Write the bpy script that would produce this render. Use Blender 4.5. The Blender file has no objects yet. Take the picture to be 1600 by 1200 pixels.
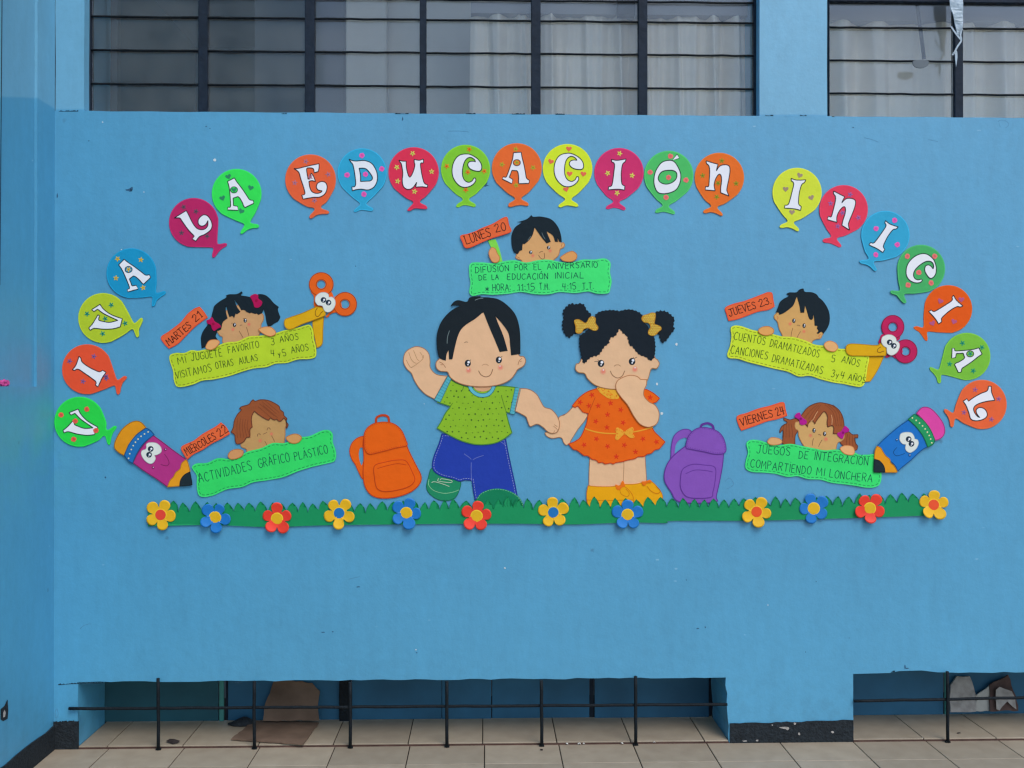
import bpy, bmesh, math, random
from mathutils import Vector, Matrix
from mathutils.geometry import tessellate_polygon
random.seed(7)
R = math.radians
S = bpy.context.scene
COL = S.collection

# ------------------------------------------------------------------ camera, world, sun, exposure
FPX = 1548.0                       # focal length in pixels of the 1600 px wide photograph
YAW, PITCH = R(1.5), R(0.22)
CAM = Vector((0.0, -4.0, 1.44))
cd = bpy.data.cameras.new('camera'); cam = bpy.data.objects.new('camera', cd); COL.objects.link(cam)
cam.location = CAM; cam.rotation_euler = (R(90) + PITCH, 0, -YAW)
cd.sensor_width = 36.0; cd.lens = 36.0 * FPX / 1600.0; cd.clip_start = 0.05; cd.clip_end = 2000
S.camera = cam
CM = cam.rotation_euler.to_matrix()

SUN_EL, SUN_AZ, SUN_ANG = 52, 28, 30   # azimuth: degrees to the right of straight-at-the-wall
w = bpy.data.worlds.new('World'); S.world = w; w.use_nodes = True
nt = w.node_tree; nt.nodes.clear()
sky = nt.nodes.new('ShaderNodeTexSky'); sky.sky_type = 'NISHITA'; sky.sun_disc = False
sky.sun_elevation = R(SUN_EL); sky.sun_rotation = R(180 - SUN_AZ); sky.air_density = 1.0; sky.dust_density = 1.0
bg = nt.nodes.new('ShaderNodeBackground'); bg.inputs[1].default_value = 0.15
wo = nt.nodes.new('ShaderNodeOutputWorld')
nt.links.new(sky.outputs[0], bg.inputs[0]); nt.links.new(bg.outputs[0], wo.inputs[0])
sd = bpy.data.lights.new('sun', 'SUN'); sd.energy = 1.1; sd.angle = R(SUN_ANG); sd.color = (1.0, 0.985, 0.96)
sun = bpy.data.objects.new('sun', sd); COL.objects.link(sun)
sdir = Vector((math.sin(R(SUN_AZ)) * math.cos(R(SUN_EL)), -math.cos(R(SUN_AZ)) * math.cos(R(SUN_EL)), math.sin(R(SUN_EL))))
sun.rotation_euler = sdir.to_track_quat('Z', 'Y').to_euler(); sun.location = (3, -8, 9)
S.view_settings.view_transform = 'Standard'; S.view_settings.look = 'None'
S.view_settings.exposure = 0.52; S.view_settings.gamma = 1.0; S.view_settings.use_curve_mapping = False
S.render.engine = 'CYCLES'; S.cycles.filter_width = 1.35

# ------------------------------------------------------------------ helpers
def W(px, py, depth=0.0):
    """point of the plane y = -depth that the photograph shows at (px, py)"""
    d = CM @ Vector(((px - 800) / FPX, -(py - 600) / FPX, -1.0))
    t = (-depth - CAM.y) / d.y
    return CAM + d * t
def L(v):
    v /= 255.0
    return v / 12.92 if v <= 0.04045 else ((v + 0.055) / 1.055) ** 2.4
LIT = [0.73, 0.82, 0.95]       # how bright a white sheet on the wall renders, per channel (measured)
def C(r, g, b, k=1.0):
    return tuple(min(0.93, max(0.004, L(v) / q * k)) for v, q in zip((r, g, b), LIT))
MATS = {}
def mat(color, rough=0.6, var=0.05, scale=30.0, bump=0.04, spec=0.3, key=None, metal=0.0, bscale=None):
    k = key or (tuple(round(c, 4) for c in color), rough, var, scale, bump, spec, metal)
    if k in MATS: return MATS[k]
    m = bpy.data.materials.new('paint_%d' % len(MATS) if not key else key); m.use_nodes = True
    n = m.node_tree; p = n.nodes['Principled BSDF']
    p.inputs['Roughness'].default_value = rough; p.inputs['Specular IOR Level'].default_value = spec
    p.inputs['Metallic'].default_value = metal
    g = n.nodes.new('ShaderNodeNewGeometry'); no = n.nodes.new('ShaderNodeTexNoise')
    no.inputs['Scale'].default_value = scale; no.inputs['Detail'].default_value = 5
    n.links.new(g.outputs['Position'], no.inputs['Vector'])
    mx = n.nodes.new('ShaderNodeMix'); mx.data_type = 'RGBA'
    mx.inputs[6].default_value = tuple(c * (1 - var * 2) for c in color) + (1,)
    mx.inputs[7].default_value = tuple(min(1, c * (1 + var * 2)) for c in color) + (1,)
    n.links.new(no.outputs[0], mx.inputs[0]); n.links.new(mx.outputs[2], p.inputs['Base Color'])
    if bump:
        b = n.nodes.new('ShaderNodeBump'); b.inputs['Strength'].default_value = bump; b.inputs['Distance'].default_value = 0.01
        n2 = n.nodes.new('ShaderNodeTexNoise'); n2.inputs['Scale'].default_value = bscale or scale * 1.6; n2.inputs['Detail'].default_value = 6
        n.links.new(g.outputs['Position'], n2.inputs['Vector'])
        n.links.new(n2.outputs[0], b.inputs['Height']); n.links.new(b.outputs[0], p.inputs['Normal'])
    MATS[k] = m
    return m
def foam(r, g, b, k=1.0): return mat(C(r, g, b, k), 0.66, 0.045, 18.0, 0.16, 0.14, bscale=30)
def ink(r, g, b): return mat(C(r, g, b), 0.7, 0.05, 200.0, 0.0, 0.2)

def Z(ox, oy, s, pts):
    return [(ox + p[0] / s, oy + p[1] / s) + tuple(p[2:]) for p in pts]
def smooth(pts, closed=True, n=5):
    """Catmull-Rom through the points; a third entry 1 marks a sharp corner"""
    out = []; N = len(pts)
    rng = range(N if closed else N - 1)
    for i in rng:
        p1 = pts[i]; p2 = pts[(i + 1) % N]
        p0 = pts[i - 1] if (closed or i > 0) else p1
        p3 = pts[(i + 2) % N] if (closed or i + 2 < N) else p2
        c1 = len(p1) > 2; c2 = len(p2) > 2
        if c1: p0 = p1
        if c2: p3 = p2
        d = math.hypot(p2[0] - p1[0], p2[1] - p1[1])
        m = max(1, min(n, int(d / 1.3)))
        if c1 and c2: m = 1
        for k in range(m):
            t = k / m; t2 = t * t; t3 = t2 * t
            out.append(tuple(0.5 * (2 * p1[j] + (p2[j] - p0[j]) * t + (2 * p0[j] - 5 * p1[j] + 4 * p2[j] - p3[j]) * t2 + (3 * p1[j] - p0[j] - 3 * p2[j] + p3[j]) * t3) for j in (0, 1)))
    if not closed: out.append(tuple(pts[-1][:2]))
    return out
def area(p): return sum(p[i - 1][0] * p[i][1] - p[i][0] * p[i - 1][1] for i in range(len(p))) / 2
def offset(p, d):
    """move a closed outline inwards by d (outwards if negative)"""
    s = 1 if area(p) > 0 else -1; out = []; N = len(p)
    for i in range(N):
        a, b, c = p[i - 1], p[i], p[(i + 1) % N]
        n1 = Vector((-(b[1] - a[1]), b[0] - a[0])); n2 = Vector((-(c[1] - b[1]), c[0] - b[0]))
        if n1.length: n1.normalize()
        if n2.length: n2.normalize()
        n = n1 + n2
        if n.length < 0.3: n = n1
        n.normalize(); k = 1 / max(0.5, n.dot(n1)) if n1.length else 1
        out.append((b[0] + n.x * s * d * k, b[1] + n.y * s * d * k))
    return out
def ell(cx, cy, rx, ry=None, n=20, rot=0):
    ry = ry or rx; c, s = math.cos(R(rot)), math.sin(R(rot)); o = []
    for i in range(n):
        t = 2 * math.pi * i / n; x, y = rx * math.cos(t), ry * math.sin(t)
        o.append((cx + x * c - y * s, cy + x * s + y * c))
    return o
def inside(p, poly):
    x, y = p; r = False
    for i in range(len(poly)):
        a, b = poly[i - 1], poly[i]
        if (a[1] > y) != (b[1] > y) and x < (b[0] - a[0]) * (y - a[1]) / (b[1] - a[1]) + a[0]: r = not r
    return r

def link(name, me, m, parent=None, loc=None):
    o = bpy.data.objects.new(name, me); COL.objects.link(o)
    if m: me.materials.append(m)
    if parent: o.parent = parent
    if loc: o.location = loc
    return o
def tag(o, label=None, cat=None, group=None, kind=None):
    for k, v in (('label', label), ('category', cat), ('group', group), ('kind', kind)):
        if v: o[k] = v
    return o
def thing(name, label, cat, px, py, group=None, depth=0.0, rot=(0, 0, 0)):
    o = bpy.data.objects.new(name, None); COL.objects.link(o)
    o.location = W(px, py, depth); o.empty_display_size = 0.05; o.rotation_euler = rot
    return tag(o, label, cat, group)
def origin(o):
    v = Vector(o.location)
    while o.parent: o = o.parent; v += Vector(o.location)
    return v
MM = 0.00072
WARPS = {}
def wof(o):
    while o is not None:
        if o.name in WARPS: return WARPS[o.name]
        o = o.parent
    return None
def sheet(name, parent, pts, m, z0, z1, holes=(), soft=True, bevel=0.5, label=None, warp=None):
    """a sheet of craft foam: outline in photograph pixels on the wall, from z0 to z1 mm in front of it"""
    outer = smooth(pts) if soft else [tuple(p[:2]) for p in pts]
    rings = [outer] + [h if not soft else smooth(h) for h in holes]
    if area(rings[0]) < 0: rings[0] = rings[0][::-1]
    for i in range(1, len(rings)):
        if area(rings[i]) > 0: rings[i] = rings[i][::-1]
    o = origin(parent) if parent else Vector((0, 0, 0)); vs = []; fs = []
    th = (z1 - z0); bz = min(0.6, th * 0.4)
    def put(p, z):
        q = W(p[0], p[1]) - o
        y = -z * MM - (warp(p[0], p[1]) * MM if warp else 0)
        vs.append((q.x, q.y + y if parent else y, q.z)); return len(vs) - 1
    front = []; 
    if th < 0.05:
        flat = [[Vector((p[0], p[1], 0)) for p in r] for r in rings]
        for r in rings: front += [put(p, z1) for p in r]
        for t in tessellate_polygon(flat): fs.append([front[i] for i in t])
    else:
        ins = [offset(r, bevel * 0.6) for r in rings]
        flat = [[Vector((p[0], p[1], 0)) for p in r] for r in ins]
        idx = []
        for r, q in zip(rings, ins):
            a = [put(p, z0) for p in r]; b = [put(p, z1 - bz) for p in r]; c = [put(p, z1) for p in q]
            front += c; n = len(r)
            for i in range(n):
                j = (i + 1) % n
                fs.append([a[i], a[j], b[j], b[i]]); fs.append([b[i], b[j], c[j], c[i]])
        for t in tessellate_polygon(flat): fs.append([front[i] for i in t])
    me = bpy.data.meshes.new(name); me.from_pydata(vs, [], fs)
    bm = bmesh.new(); bm.from_mesh(me)
    wf = wof(parent)
    if wf:                                   # cut the sheet into a grid so that it can ripple
        xs = [v.co.x for v in bm.verts]; zs_ = [v.co.z for v in bm.verts]
        for ax, lo, hi in ((0, min(xs), max(xs)), (2, min(zs_), max(zs_))):
            t_ = lo + 0.014
            while t_ < hi:
                co = [0, 0, 0]; no = [0, 0, 0]; co[ax] = t_; no[ax] = 1; t_ += 0.014
                bmesh.ops.bisect_plane(bm, geom=bm.verts[:] + bm.edges[:] + bm.faces[:], plane_co=co, plane_no=no)
        for v in bm.verts: v.co.y -= wf(v.co.x + o.x, v.co.z + o.z) * MM
        for f in bm.faces: f.smooth = True
    for f in bm.faces:                       # front faces look at the viewer
        f.normal_update()
        if th < 0.05 and f.normal.y > 0: f.normal_flip()
    if th >= 0.05: 
        for f in bm.faces:
            if abs(f.normal.y) > 0.9 and f.normal.y > 0: f.normal_flip()
    bm.to_mesh(me); bm.free()
    ob = link(name, me, m, parent)
    if label: ob['label'] = label
    return ob
def flatgroup(name, parent, polys, m, z, th=0.0):
    """flat print: several small outlines in one mesh"""
    o = origin(parent); vs = []; fs = []; wf = wof(parent)
    for p in polys:
        if len(p) < 3: continue
        b = len(vs)
        for q in p:
            v = W(q[0], q[1]); e = wf(v.x, v.z) * MM if wf else 0; v = v - o; vs.append((v.x, v.y - z * MM - e, v.z))
        for t in tessellate_polygon([[Vector((q[0], q[1], 0)) for q in p]]): fs.append([b + i for i in t])
    me = bpy.data.meshes.new(name); me.from_pydata(vs, [], fs)
    return link(name, me, m, parent)
def ribbon(pts, wd, soft=True, closed=False):
    """quads along a polyline, with pen-like round ends; returns polygons"""
    p = smooth(pts, closed) if soft else [tuple(q[:2]) for q in pts]
    if closed: p = p + [p[0]]
    L_, R_ = [], []
    for i in range(len(p)):
        a = p[max(0, i - 1)]; b = p[min(len(p) - 1, i + 1)]
        d = Vector((b[0] - a[0], b[1] - a[1]))
        if d.length < 1e-6: d = Vector((1, 0))
        d.normalize(); n = Vector((-d.y, d.x)) * wd / 2
        L_.append((p[i][0] + n.x, p[i][1] + n.y)); R_.append((p[i][0] - n.x, p[i][1] - n.y))
    return [[L_[i], L_[i + 1], R_[i + 1], R_[i]] for i in range(len(p) - 1)]
def lines(name, parent, polylines, wd, m, z, soft=True, closed=False):
    ps = []
    for pl in polylines: ps += ribbon(pl, wd, soft, closed)
    return flatgroup(name, parent, ps, m, z)
def rim(name, parent, pts, wd, m, z, inset=None, soft=True):
    p = smooth(pts) if soft else pts
    p = offset(p, wd / 2 if inset is None else inset)
    return flatgroup(name, parent, ribbon(p, wd, False, True), m, z)
def dashes(name, parent, pts, inset, dash, gap, wd, m, z):
    p = offset(smooth(pts), inset); p.append(p[0]); ps = []; run = 0; on = True; cur = [p[0]]
    for i in range(len(p) - 1):
        a = Vector(p[i]); b = Vector(p[i + 1]); d = (b - a).length
        while d > 1e-9:
            lim = (dash if on else gap) - run
            if d < lim: run += d; cur.append(tuple(b)); break
            a = a + (b - a).normalized() * lim; d = (b - a).length; cur.append(tuple(a))
            if on: ps += ribbon(cur, wd, False)
            on = not on; run = 0; cur = [tuple(a)]
            if on: dash = dash
    return flatgroup(name, parent, ps, m, z)
def box(name, a, b, m, parent=None, bevel=0.0):
    a = Vector(a); b = Vector(b); c = (a + b) / 2; o = origin(parent) if parent else Vector((0, 0, 0))
    bm = bmesh.new(); bmesh.ops.create_cube(bm, size=1.0)
    for v in bm.verts: v.co = Vector((v.co.x * abs(b.x - a.x), v.co.y * abs(b.y - a.y), v.co.z * abs(b.z - a.z)))
    if bevel: bmesh.ops.bevel(bm, geom=bm.edges[:], offset=bevel, segments=1, affect='EDGES')
    me = bpy.data.meshes.new(name); bm.to_mesh(me); bm.free()
    return link(name, me, m, parent, c - o)
def bar(name, a, b, r, m, parent=None, n=8, wob=0.0):
    a = Vector(a); b = Vector(b); o = origin(parent) if parent else Vector((0, 0, 0))
    d = b - a; k = max(1, int(d.length / 0.05)) if wob else 1
    q = d.to_track_quat('Z', 'Y').to_matrix(); vs = []; fs = []
    for j in range(k + 1):
        c = a + d * j / k + Vector([random.uniform(-wob, wob) for _ in range(3)])
        for i in range(n):
            t = 2 * math.pi * i / n; vs.append(tuple(c + q @ Vector((r * math.cos(t), r * math.sin(t), 0)) - o))
    for j in range(k):
        for i in range(n): fs.append([j * n + i, j * n + (i + 1) % n, (j + 1) * n + (i + 1) % n, (j + 1) * n + i])
    fs.append(list(range(n))[::-1]); fs.append([k * n + i for i in range(n)])
    me = bpy.data.meshes.new(name); me.from_pydata(vs, [], fs)
    for f in me.polygons: f.use_smooth = len(f.vertices) == 4
    return link(name, me, m, parent)
def slab(name, outline, axis, a, b, m, parent=None, holes=()):
    """extrude an outline (world metres) along y (axis 'y': outline in x,z) or x (axis 'x': outline in y,z)"""
    rings = [list(outline)] + [list(h) for h in holes]; vs = []; fs = []; base = 0
    o = origin(parent) if parent else Vector((0, 0, 0))
    def pt(p, t): return Vector((p[0], t, p[1])) - o if axis == 'y' else Vector((t, p[0], p[1])) - o
    flat = [[Vector((p[0], p[1], 0)) for p in r] for r in rings]; tris = tessellate_polygon(flat)
    allp = [p for r in rings for p in r]; N = len(allp)
    vs = [tuple(pt(p, a)) for p in allp] + [tuple(pt(p, b)) for p in allp]
    for t in tris: fs.append(list(t)); fs.append([N + i for i in t][::-1])
    for r in rings:
        n = len(r)
        for i in range(n):
            j = (i + 1) % n; fs.append([base + i, base + j, N + base + j, N + base + i])
        base += n
    me = bpy.data.meshes.new(name); me.from_pydata(vs, [], fs)
    bm = bmesh.new(); bm.from_mesh(me); bmesh.ops.recalc_face_normals(bm, faces=bm.faces[:]); bm.to_mesh(me); bm.free()
    return link(name, me, m, parent)

# ------------------------------------------------------------------ materials of the place
def wall_material(name, low, high):
    m = bpy.data.materials.new(name); m.use_nodes = True; n = m.node_tree; p = n.nodes['Principled BSDF']; lk = n.links.new
    g = n.nodes.new('ShaderNodeNewGeometry'); sx = n.nodes.new('ShaderNodeSeparateXYZ'); lk(g.outputs['Position'], sx.inputs[0])
    def noise(sc, det=5, vec=None, rough=0.55):
        o = n.nodes.new('ShaderNodeTexNoise'); o.inputs['Scale'].default_value = sc; o.inputs['Detail'].default_value = det; o.inputs['Roughness'].default_value = rough
        lk(vec or g.outputs['Position'], o.inputs['Vector']); return o.outputs[0]
    def math_(op, a, b):
        o = n.nodes.new('ShaderNodeMath'); o.operation = op
        for i, v in enumerate((a, b)):
            if isinstance(v, (int, float)): o.inputs[i].default_value = v
            else: lk(v, o.inputs[i])
        return o.outputs[0]
    def mix(f, a, b):
        o = n.nodes.new('ShaderNodeMix'); o.data_type = 'RGBA'
        for i, v in ((0, f), (6, a), (7, b)):
            if isinstance(v, (int, float)): o.inputs[i].default_value = v
            elif isinstance(v, tuple): o.inputs[i].default_value = v + (1,)
            else: lk(v, o.inputs[i])
        return o.outputs[2]
    def ramp(f, a, b):
        o = n.nodes.new('ShaderNodeMapRange'); o.inputs[1].default_value = a; o.inputs[2].default_value = b; lk(f, o.inputs[0]); return o.outputs[0]
    # paint line at sill height, a little lower towards the front of the side wall
    edge = math_('ADD', math_('MULTIPLY', math_('MINIMUM', math_('ADD', sx.outputs[1], 0.15), 0.0), 0.28), 2.548)
    edge = math_('ADD', edge, math_('MULTIPLY', noise(9, 3), 0.012))
    up = ramp(math_('SUBTRACT', sx.outputs[2], edge), -0.004, 0.004)
    base = mix(up, low, high)
    # roller and brush streaks
    mp = n.nodes.new('ShaderNodeMapping'); mp.inputs['Scale'].default_value = (7, 7, 1.6); lk(g.outputs['Position'], mp.inputs[0])
    st = noise(3, 6, mp.outputs[0], 0.65)
    base = mix(ramp(st, 0.3, 0.72), tuple(c * 0.93 for c in (low)), base) if False else base
    v1 = ramp(noise(1.7, 4), 0.3, 0.7); v2 = ramp(st, 0.3, 0.7); v3 = ramp(noise(26, 8, None, 0.7), 0.3, 0.7)
    k = math_('ADD', math_('ADD', math_('MULTIPLY', v1, 0.10), math_('MULTIPLY', v2, 0.10)), math_('MULTIPLY', v3, 0.09))
    k = math_('ADD', k, 0.855)
    vm = n.nodes.new('ShaderNodeVectorMath'); vm.operation = 'SCALE'; lk(base, vm.inputs[0]); lk(k, vm.inputs[3])
    # worn greenish patch low on the side wall, grime just above the floor
    lowz = ramp(sx.outputs[2], 1.50, 1.2); left = ramp(sx.outputs[0], -1.60, -1.74); hi = ramp(sx.outputs[2], 0.9, 1.25)
    gr = math_('MULTIPLY', math_('MULTIPLY', math_('MULTIPLY', lowz, left), hi), ramp(noise(5, 5), 0.36, 0.54))
    c2 = mix(math_('MULTIPLY', gr, 0.42), vm.outputs[0], C(75, 160, 155))
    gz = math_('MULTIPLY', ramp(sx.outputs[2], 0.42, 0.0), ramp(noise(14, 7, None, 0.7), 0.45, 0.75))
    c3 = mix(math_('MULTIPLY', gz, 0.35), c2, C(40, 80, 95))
    # little scuffs: sparse dark and pale specks
    vo = n.nodes.new('ShaderNodeTexVoronoi'); vo.inputs['Scale'].default_value = 5.0; lk(g.outputs['Position'], vo.inputs['Vector'])
    sp = math_('MULTIPLY', ramp(math_('ADD', vo.outputs['Distance'], math_('MULTIPLY', noise(60, 4), 0.10)), 0.105, 0.075), ramp(noise(3.1, 2), 0.50, 0.58))
    c4 = mix(math_('MULTIPLY', sp, 0.6), c3, C(52, 100, 135))
    mp2 = n.nodes.new('ShaderNodeMapping'); mp2.inputs['Location'].default_value = (3.3, 1.2, 7.1); mp2.inputs['Scale'].default_value = (1, 1, 2.2); lk(g.outputs['Position'], mp2.inputs[0])
    vo2 = n.nodes.new('ShaderNodeTexVoronoi'); vo2.inputs['Scale'].default_value = 6.5; lk(mp2.outputs[0], vo2.inputs['Vector'])
    sp2 = math_('MULTIPLY', ramp(math_('ADD', vo2.outputs['Distance'], math_('MULTIPLY', noise(75, 4), 0.12)), 0.115, 0.08), ramp(noise(2.3, 2, mp2.outputs[0]), 0.5, 0.6))
    c5 = mix(math_('MULTIPLY', sp2, 0.5), c4, C(135, 185, 215))
    lk(c5, p.inputs['Base Color'])
    p.inputs['Roughness'].default_value = 0.5; p.inputs['Specular IOR Level'].default_value = 0.85
    b1 = n.nodes.new('ShaderNodeBump'); b1.inputs['Strength'].default_value = 0.14; b1.inputs['Distance'].default_value = 0.012; lk(noise(11, 7, None, 0.6), b1.inputs['Height'])
    b2 = n.nodes.new('ShaderNodeBump'); b2.inputs['Strength'].default_value = 0.12; b2.inputs['Distance'].default_value = 0.004; lk(noise(90, 5, None, 0.6), b2.inputs['Height']); lk(b1.outputs[0], b2.inputs['Normal'])
    lk(b2.outputs[0], p.inputs['Normal'])
    return m
LOW = (0.076, 0.336, 0.524); HIGH = (0.150, 0.41, 0.57)
M_wall = wall_material('blue_wall_paint', LOW, HIGH)
M_skirt = mat((0.014, 0.019, 0.023), 0.8, 0.45, 70, 0.6, 0.3, key='dark_skirting_paint')
M_iron = mat((0.0065, 0.010, 0.013), 0.65, 0.35, 60, 0.5, 0.2, key='dark_painted_iron')
M_frame = mat((0.011, 0.019, 0.032), 0.6, 0.3, 30, 0.3, 0.2, key='dark_blue_window_metal')
M_grout = mat((0.022, 0.016, 0.012), 0.9, 0.2, 60, 0.3, 0.1, key='brown_grout')
M_step = mat((0.085, 0.045, 0.035), 0.85, 0.45, 12, 0.5, 0.2, key='red_brown_step_edge')
M_curt = mat((0.88, 0.80, 0.68), 0.9, 0.06, 6, 0.1, 0.1, key='off_white_curtain_cloth')
M_card = mat((0.17, 0.11, 0.075), 0.85, 0.3, 9, 0.4, 0.15, key='brown_cardboard')
def tile_material():
    m = bpy.data.materials.new('beige_floor_tile'); m.use_nodes = True; n = m.node_tree; p = n.nodes['Principled BSDF']; lk = n.links.new
    g = n.nodes.new('ShaderNodeNewGeometry'); oi = n.nodes.new('ShaderNodeObjectInfo')
    a = n.nodes.new('ShaderNodeTexNoise'); a.inputs['Scale'].default_value = 14; a.inputs['Detail'].default_value = 8; lk(g.outputs['Position'], a.inputs['Vector'])
    mx = n.nodes.new('ShaderNodeMix'); mx.data_type = 'RGBA'; mx.inputs[6].default_value = (0.29, 0.225, 0.155, 1); mx.inputs[7].default_value = (0.43, 0.35, 0.25, 1); lk(a.outputs[0], mx.inputs[0])
    r = n.nodes.new('ShaderNodeMapRange'); r.inputs[3].default_value = 0.88; r.inputs[4].default_value = 1.12; lk(oi.outputs['Random'], r.inputs[0])
    v = n.nodes.new('ShaderNodeVectorMath'); v.operation = 'SCALE'; lk(mx.outputs[2], v.inputs[0]); lk(r.outputs[0], v.inputs[3])
    b = n.nodes.new('ShaderNodeTexNoise'); b.inputs['Scale'].default_value = 70; b.inputs['Detail'].default_value = 6; b.inputs['Roughness'].default_value = 0.8; lk(g.outputs['Position'], b.inputs['Vector'])
    rr = n.nodes.new('ShaderNodeMapRange'); rr.inputs[1].default_value = 0.62; rr.inputs[2].default_value = 0.78; lk(b.outputs[0], rr.inputs[0])
    m2 = n.nodes.new('ShaderNodeMix'); m2.data_type = 'RGBA'; m2.inputs[7].default_value = (0.12, 0.09, 0.07, 1)
    s = n.nodes.new('ShaderNodeMath'); s.operation = 'MULTIPLY'; s.inputs[1].default_value = 0.5; lk(rr.outputs[0], s.inputs[0]); lk(s.outputs[0], m2.inputs[0]); lk(v.outputs[0], m2.inputs[6])
    lk(m2.outputs[2], p.inputs['Base Color']); p.inputs['Roughness'].default_value = 0.5; p.inputs['Specular IOR Level'].default_value = 0.35
    bp = n.nodes.new('ShaderNodeBump'); bp.inputs['Strength'].default_value = 0.12; bp.inputs['Distance'].default_value = 0.003; lk(b.outputs[0], bp.inputs['Height']); lk(bp.outputs[0], p.inputs['Normal'])
    return m
M_tile = tile_material()
def glass_material():
    m = bpy.data.materials.new('hazy_window_glass'); m.use_nodes = True; n = m.node_tree; n.nodes.clear(); lk = n.links.new
    out = n.nodes.new('ShaderNodeOutputMaterial'); tr = n.nodes.new('ShaderNodeBsdfTransparent'); tr.inputs[0].default_value = (0.99, 1, 1, 1)
    gl = n.nodes.new('ShaderNodeBsdfGlossy'); gl.inputs['Roughness'].default_value = 0.06; gl.inputs[0].default_value = (0.9, 0.95, 1, 1)
    df = n.nodes.new('ShaderNodeBsdfDiffuse'); df.inputs[0].default_value = (0.60, 0.58, 0.52, 1)  # pale haze over the panes, mixed into the glass as diffuse colour
    g = n.nodes.new('ShaderNodeNewGeometry'); no = n.nodes.new('ShaderNodeTexNoise'); no.inputs['Scale'].default_value = 6; no.inputs['Detail'].default_value = 7; lk(g.outputs['Position'], no.inputs['Vector'])
    mr = n.nodes.new('ShaderNodeMapRange'); mr.inputs[1].default_value = 0.3; mr.inputs[2].default_value = 0.75; mr.inputs[3].default_value = 0.03; mr.inputs[4].default_value = 0.11; lk(no.outputs[0], mr.inputs[0])
    m1 = n.nodes.new('ShaderNodeMixShader'); lk(mr.outputs[0], m1.inputs[0]); lk(tr.outputs[0], m1.inputs[1]); lk(df.outputs[0], m1.inputs[2])
    fr = n.nodes.new('ShaderNodeFresnel'); fr.inputs[0].default_value = 1.5
    m2 = n.nodes.new('ShaderNodeMixShader'); lk(fr.outputs[0], m2.inputs[0]); lk(m1.outputs[0], m2.inputs[1]); lk(gl.outputs[0], m2.inputs[2])
    lk(m2.outputs[0], out.inputs[0]); return m
M_glass = glass_material()

# ------------------------------------------------------------------ ground
XL = W(84, 1150).x                      # inner corner with the side wall
XR = 3.6
bm = bmesh.new(); bmesh.ops.create_grid(bm, x_segments=1, y_segments=1, size=400)
me = bpy.data.meshes.new('ground'); bm.to_mesh(me); bm.free()
ground = link('ground', me, mat((0.15, 0.14, 0.125), 0.85, 0.12, 1.2, 0.2, 0.2, key='yard_concrete')); ground.location = (0, 0, -0.02); tag(ground, kind='structure')
floor = box('floor', (XL - 0.05, -3.2, -0.019), (XR, 0.0, -0.004), M_grout); tag(floor, kind='structure')
TS = 0.2998; X0 = W(757, 1165).x
def tiles(parent, y0, y1, z, x_lo, x_hi, x_ref, holes=()):
    k = math.floor((x_lo - x_ref) / TS); shared = {}
    while x_ref + k * TS < x_hi:
        a = max(x_lo, x_ref + k * TS + 0.0019); b = min(x_hi, x_ref + (k + 1) * TS - 0.0019); k += 1
        if b - a < 0.01: continue
        key = round(b - a, 4)
        if key in shared:
            o = shared[key].copy(); COL.objects.link(o)
            o.location = Vector(((a + b) / 2, (y0 + y1) / 2, z - 0.004)) - origin(parent)
        else:
            o = box('tile', (a, y0 + 0.0019, z - 0.008), (b, y1 - 0.0019, z), M_tile, parent, bevel=0.0012); shared[key] = o
        o.rotation_euler = (random.uniform(-0.002, 0.002), random.uniform(-0.002, 0.002), 0)
tiles(floor, -0.20, -0.001, 0.0, XL + 0.006, XR, X0)
for r in range(4): tiles(floor, -0.20 - (r + 1) * 0.30, -0.20 - r * 0.30, 0.0, XL + 0.006, XR, X0)

# ------------------------------------------------------------------ main wall with its openings
zs = W(760, 178).z                     # sill of the upper windows
ZT = 6.5                               # top of the wall
xa = W(131, 100).x; xb = W(1187, 100).x; xc = W(1293, 100).x
def wavy(x0, z0, x1, z1, n, amp):
    o = []
    for i in range(n + 1):
        t = i / n; o.append((x0 + (x1 - x0) * t + (random.uniform(-amp, amp) if 0 < i < n and abs(z1 - z0) > abs(x1 - x0) else 0),
                             z0 + (z1 - z0) * t + (random.uniform(-amp, amp) if 0 < i < n and abs(z1 - z0) <= abs(x1 - x0) else 0)))
    return o
l0 = W(122, 1066); l1 = W(1134, 1058.5); r0 = W(1333, 1053); r1 = W(1600, 1048)
out = [(XL, 0.0)] + wavy(l0.x, 0.0, l0.x, l0.z, 4, 0.002) + wavy(l0.x + .001, l0.z, l1.x, l1.z, 60, 0.0028)[1:] + wavy(l1.x, l1.z - .001, l1.x + 0.012, 0.0, 8, 0.004) \
    + wavy(r0.x, 0.0, r0.x, r0.z, 5, 0.002) + [(W(1390, 1052).x, W(1390, 1051.5).z), (W(1405, 1048).x, W(1405, 1048.5).z), (W(1440, 1048).x, W(1440, 1047.5).z), (W(1465, 1050).x, W(1465, 1050.5).z)] \
    + wavy(W(1480, 1050).x, W(1480, 1050.5).z, 3.3, r1.z - 0.012, 30, 0.0025) + [(3.3, 0.0), (XR, 0.0), (XR, zs)]
out += wavy(XR, zs, XL, zs, 70, 0.0012)[1:]
WALL_T = 0.28
wall = slab('painted_wall', out, 'y', 0.0, WALL_T, M_wall)
tag(wall, 'sky blue painted plaster wall carrying the party decorations between upper windows and low openings', 'wall')
LINT = 3.75  # head of the openings, out of view, raised to admit more light
def pillar(a, b): return slab('pillar', wavy(a, zs + 0.0005, a, ZT, 20, 0.0015) + wavy(b, ZT, b, zs + 0.0005, 20, 0.0015), 'y', 0.003, WALL_T, M_wall, wall)
pillar(XL + 0.001, xa); pillar(xb, xc); pillar(3.2, XR)
slab('lintel', [(xa, LINT), (xb, LINT), (xb, ZT), (xa, ZT)], 'y', 0.004, WALL_T, M_wall, wall)
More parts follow.
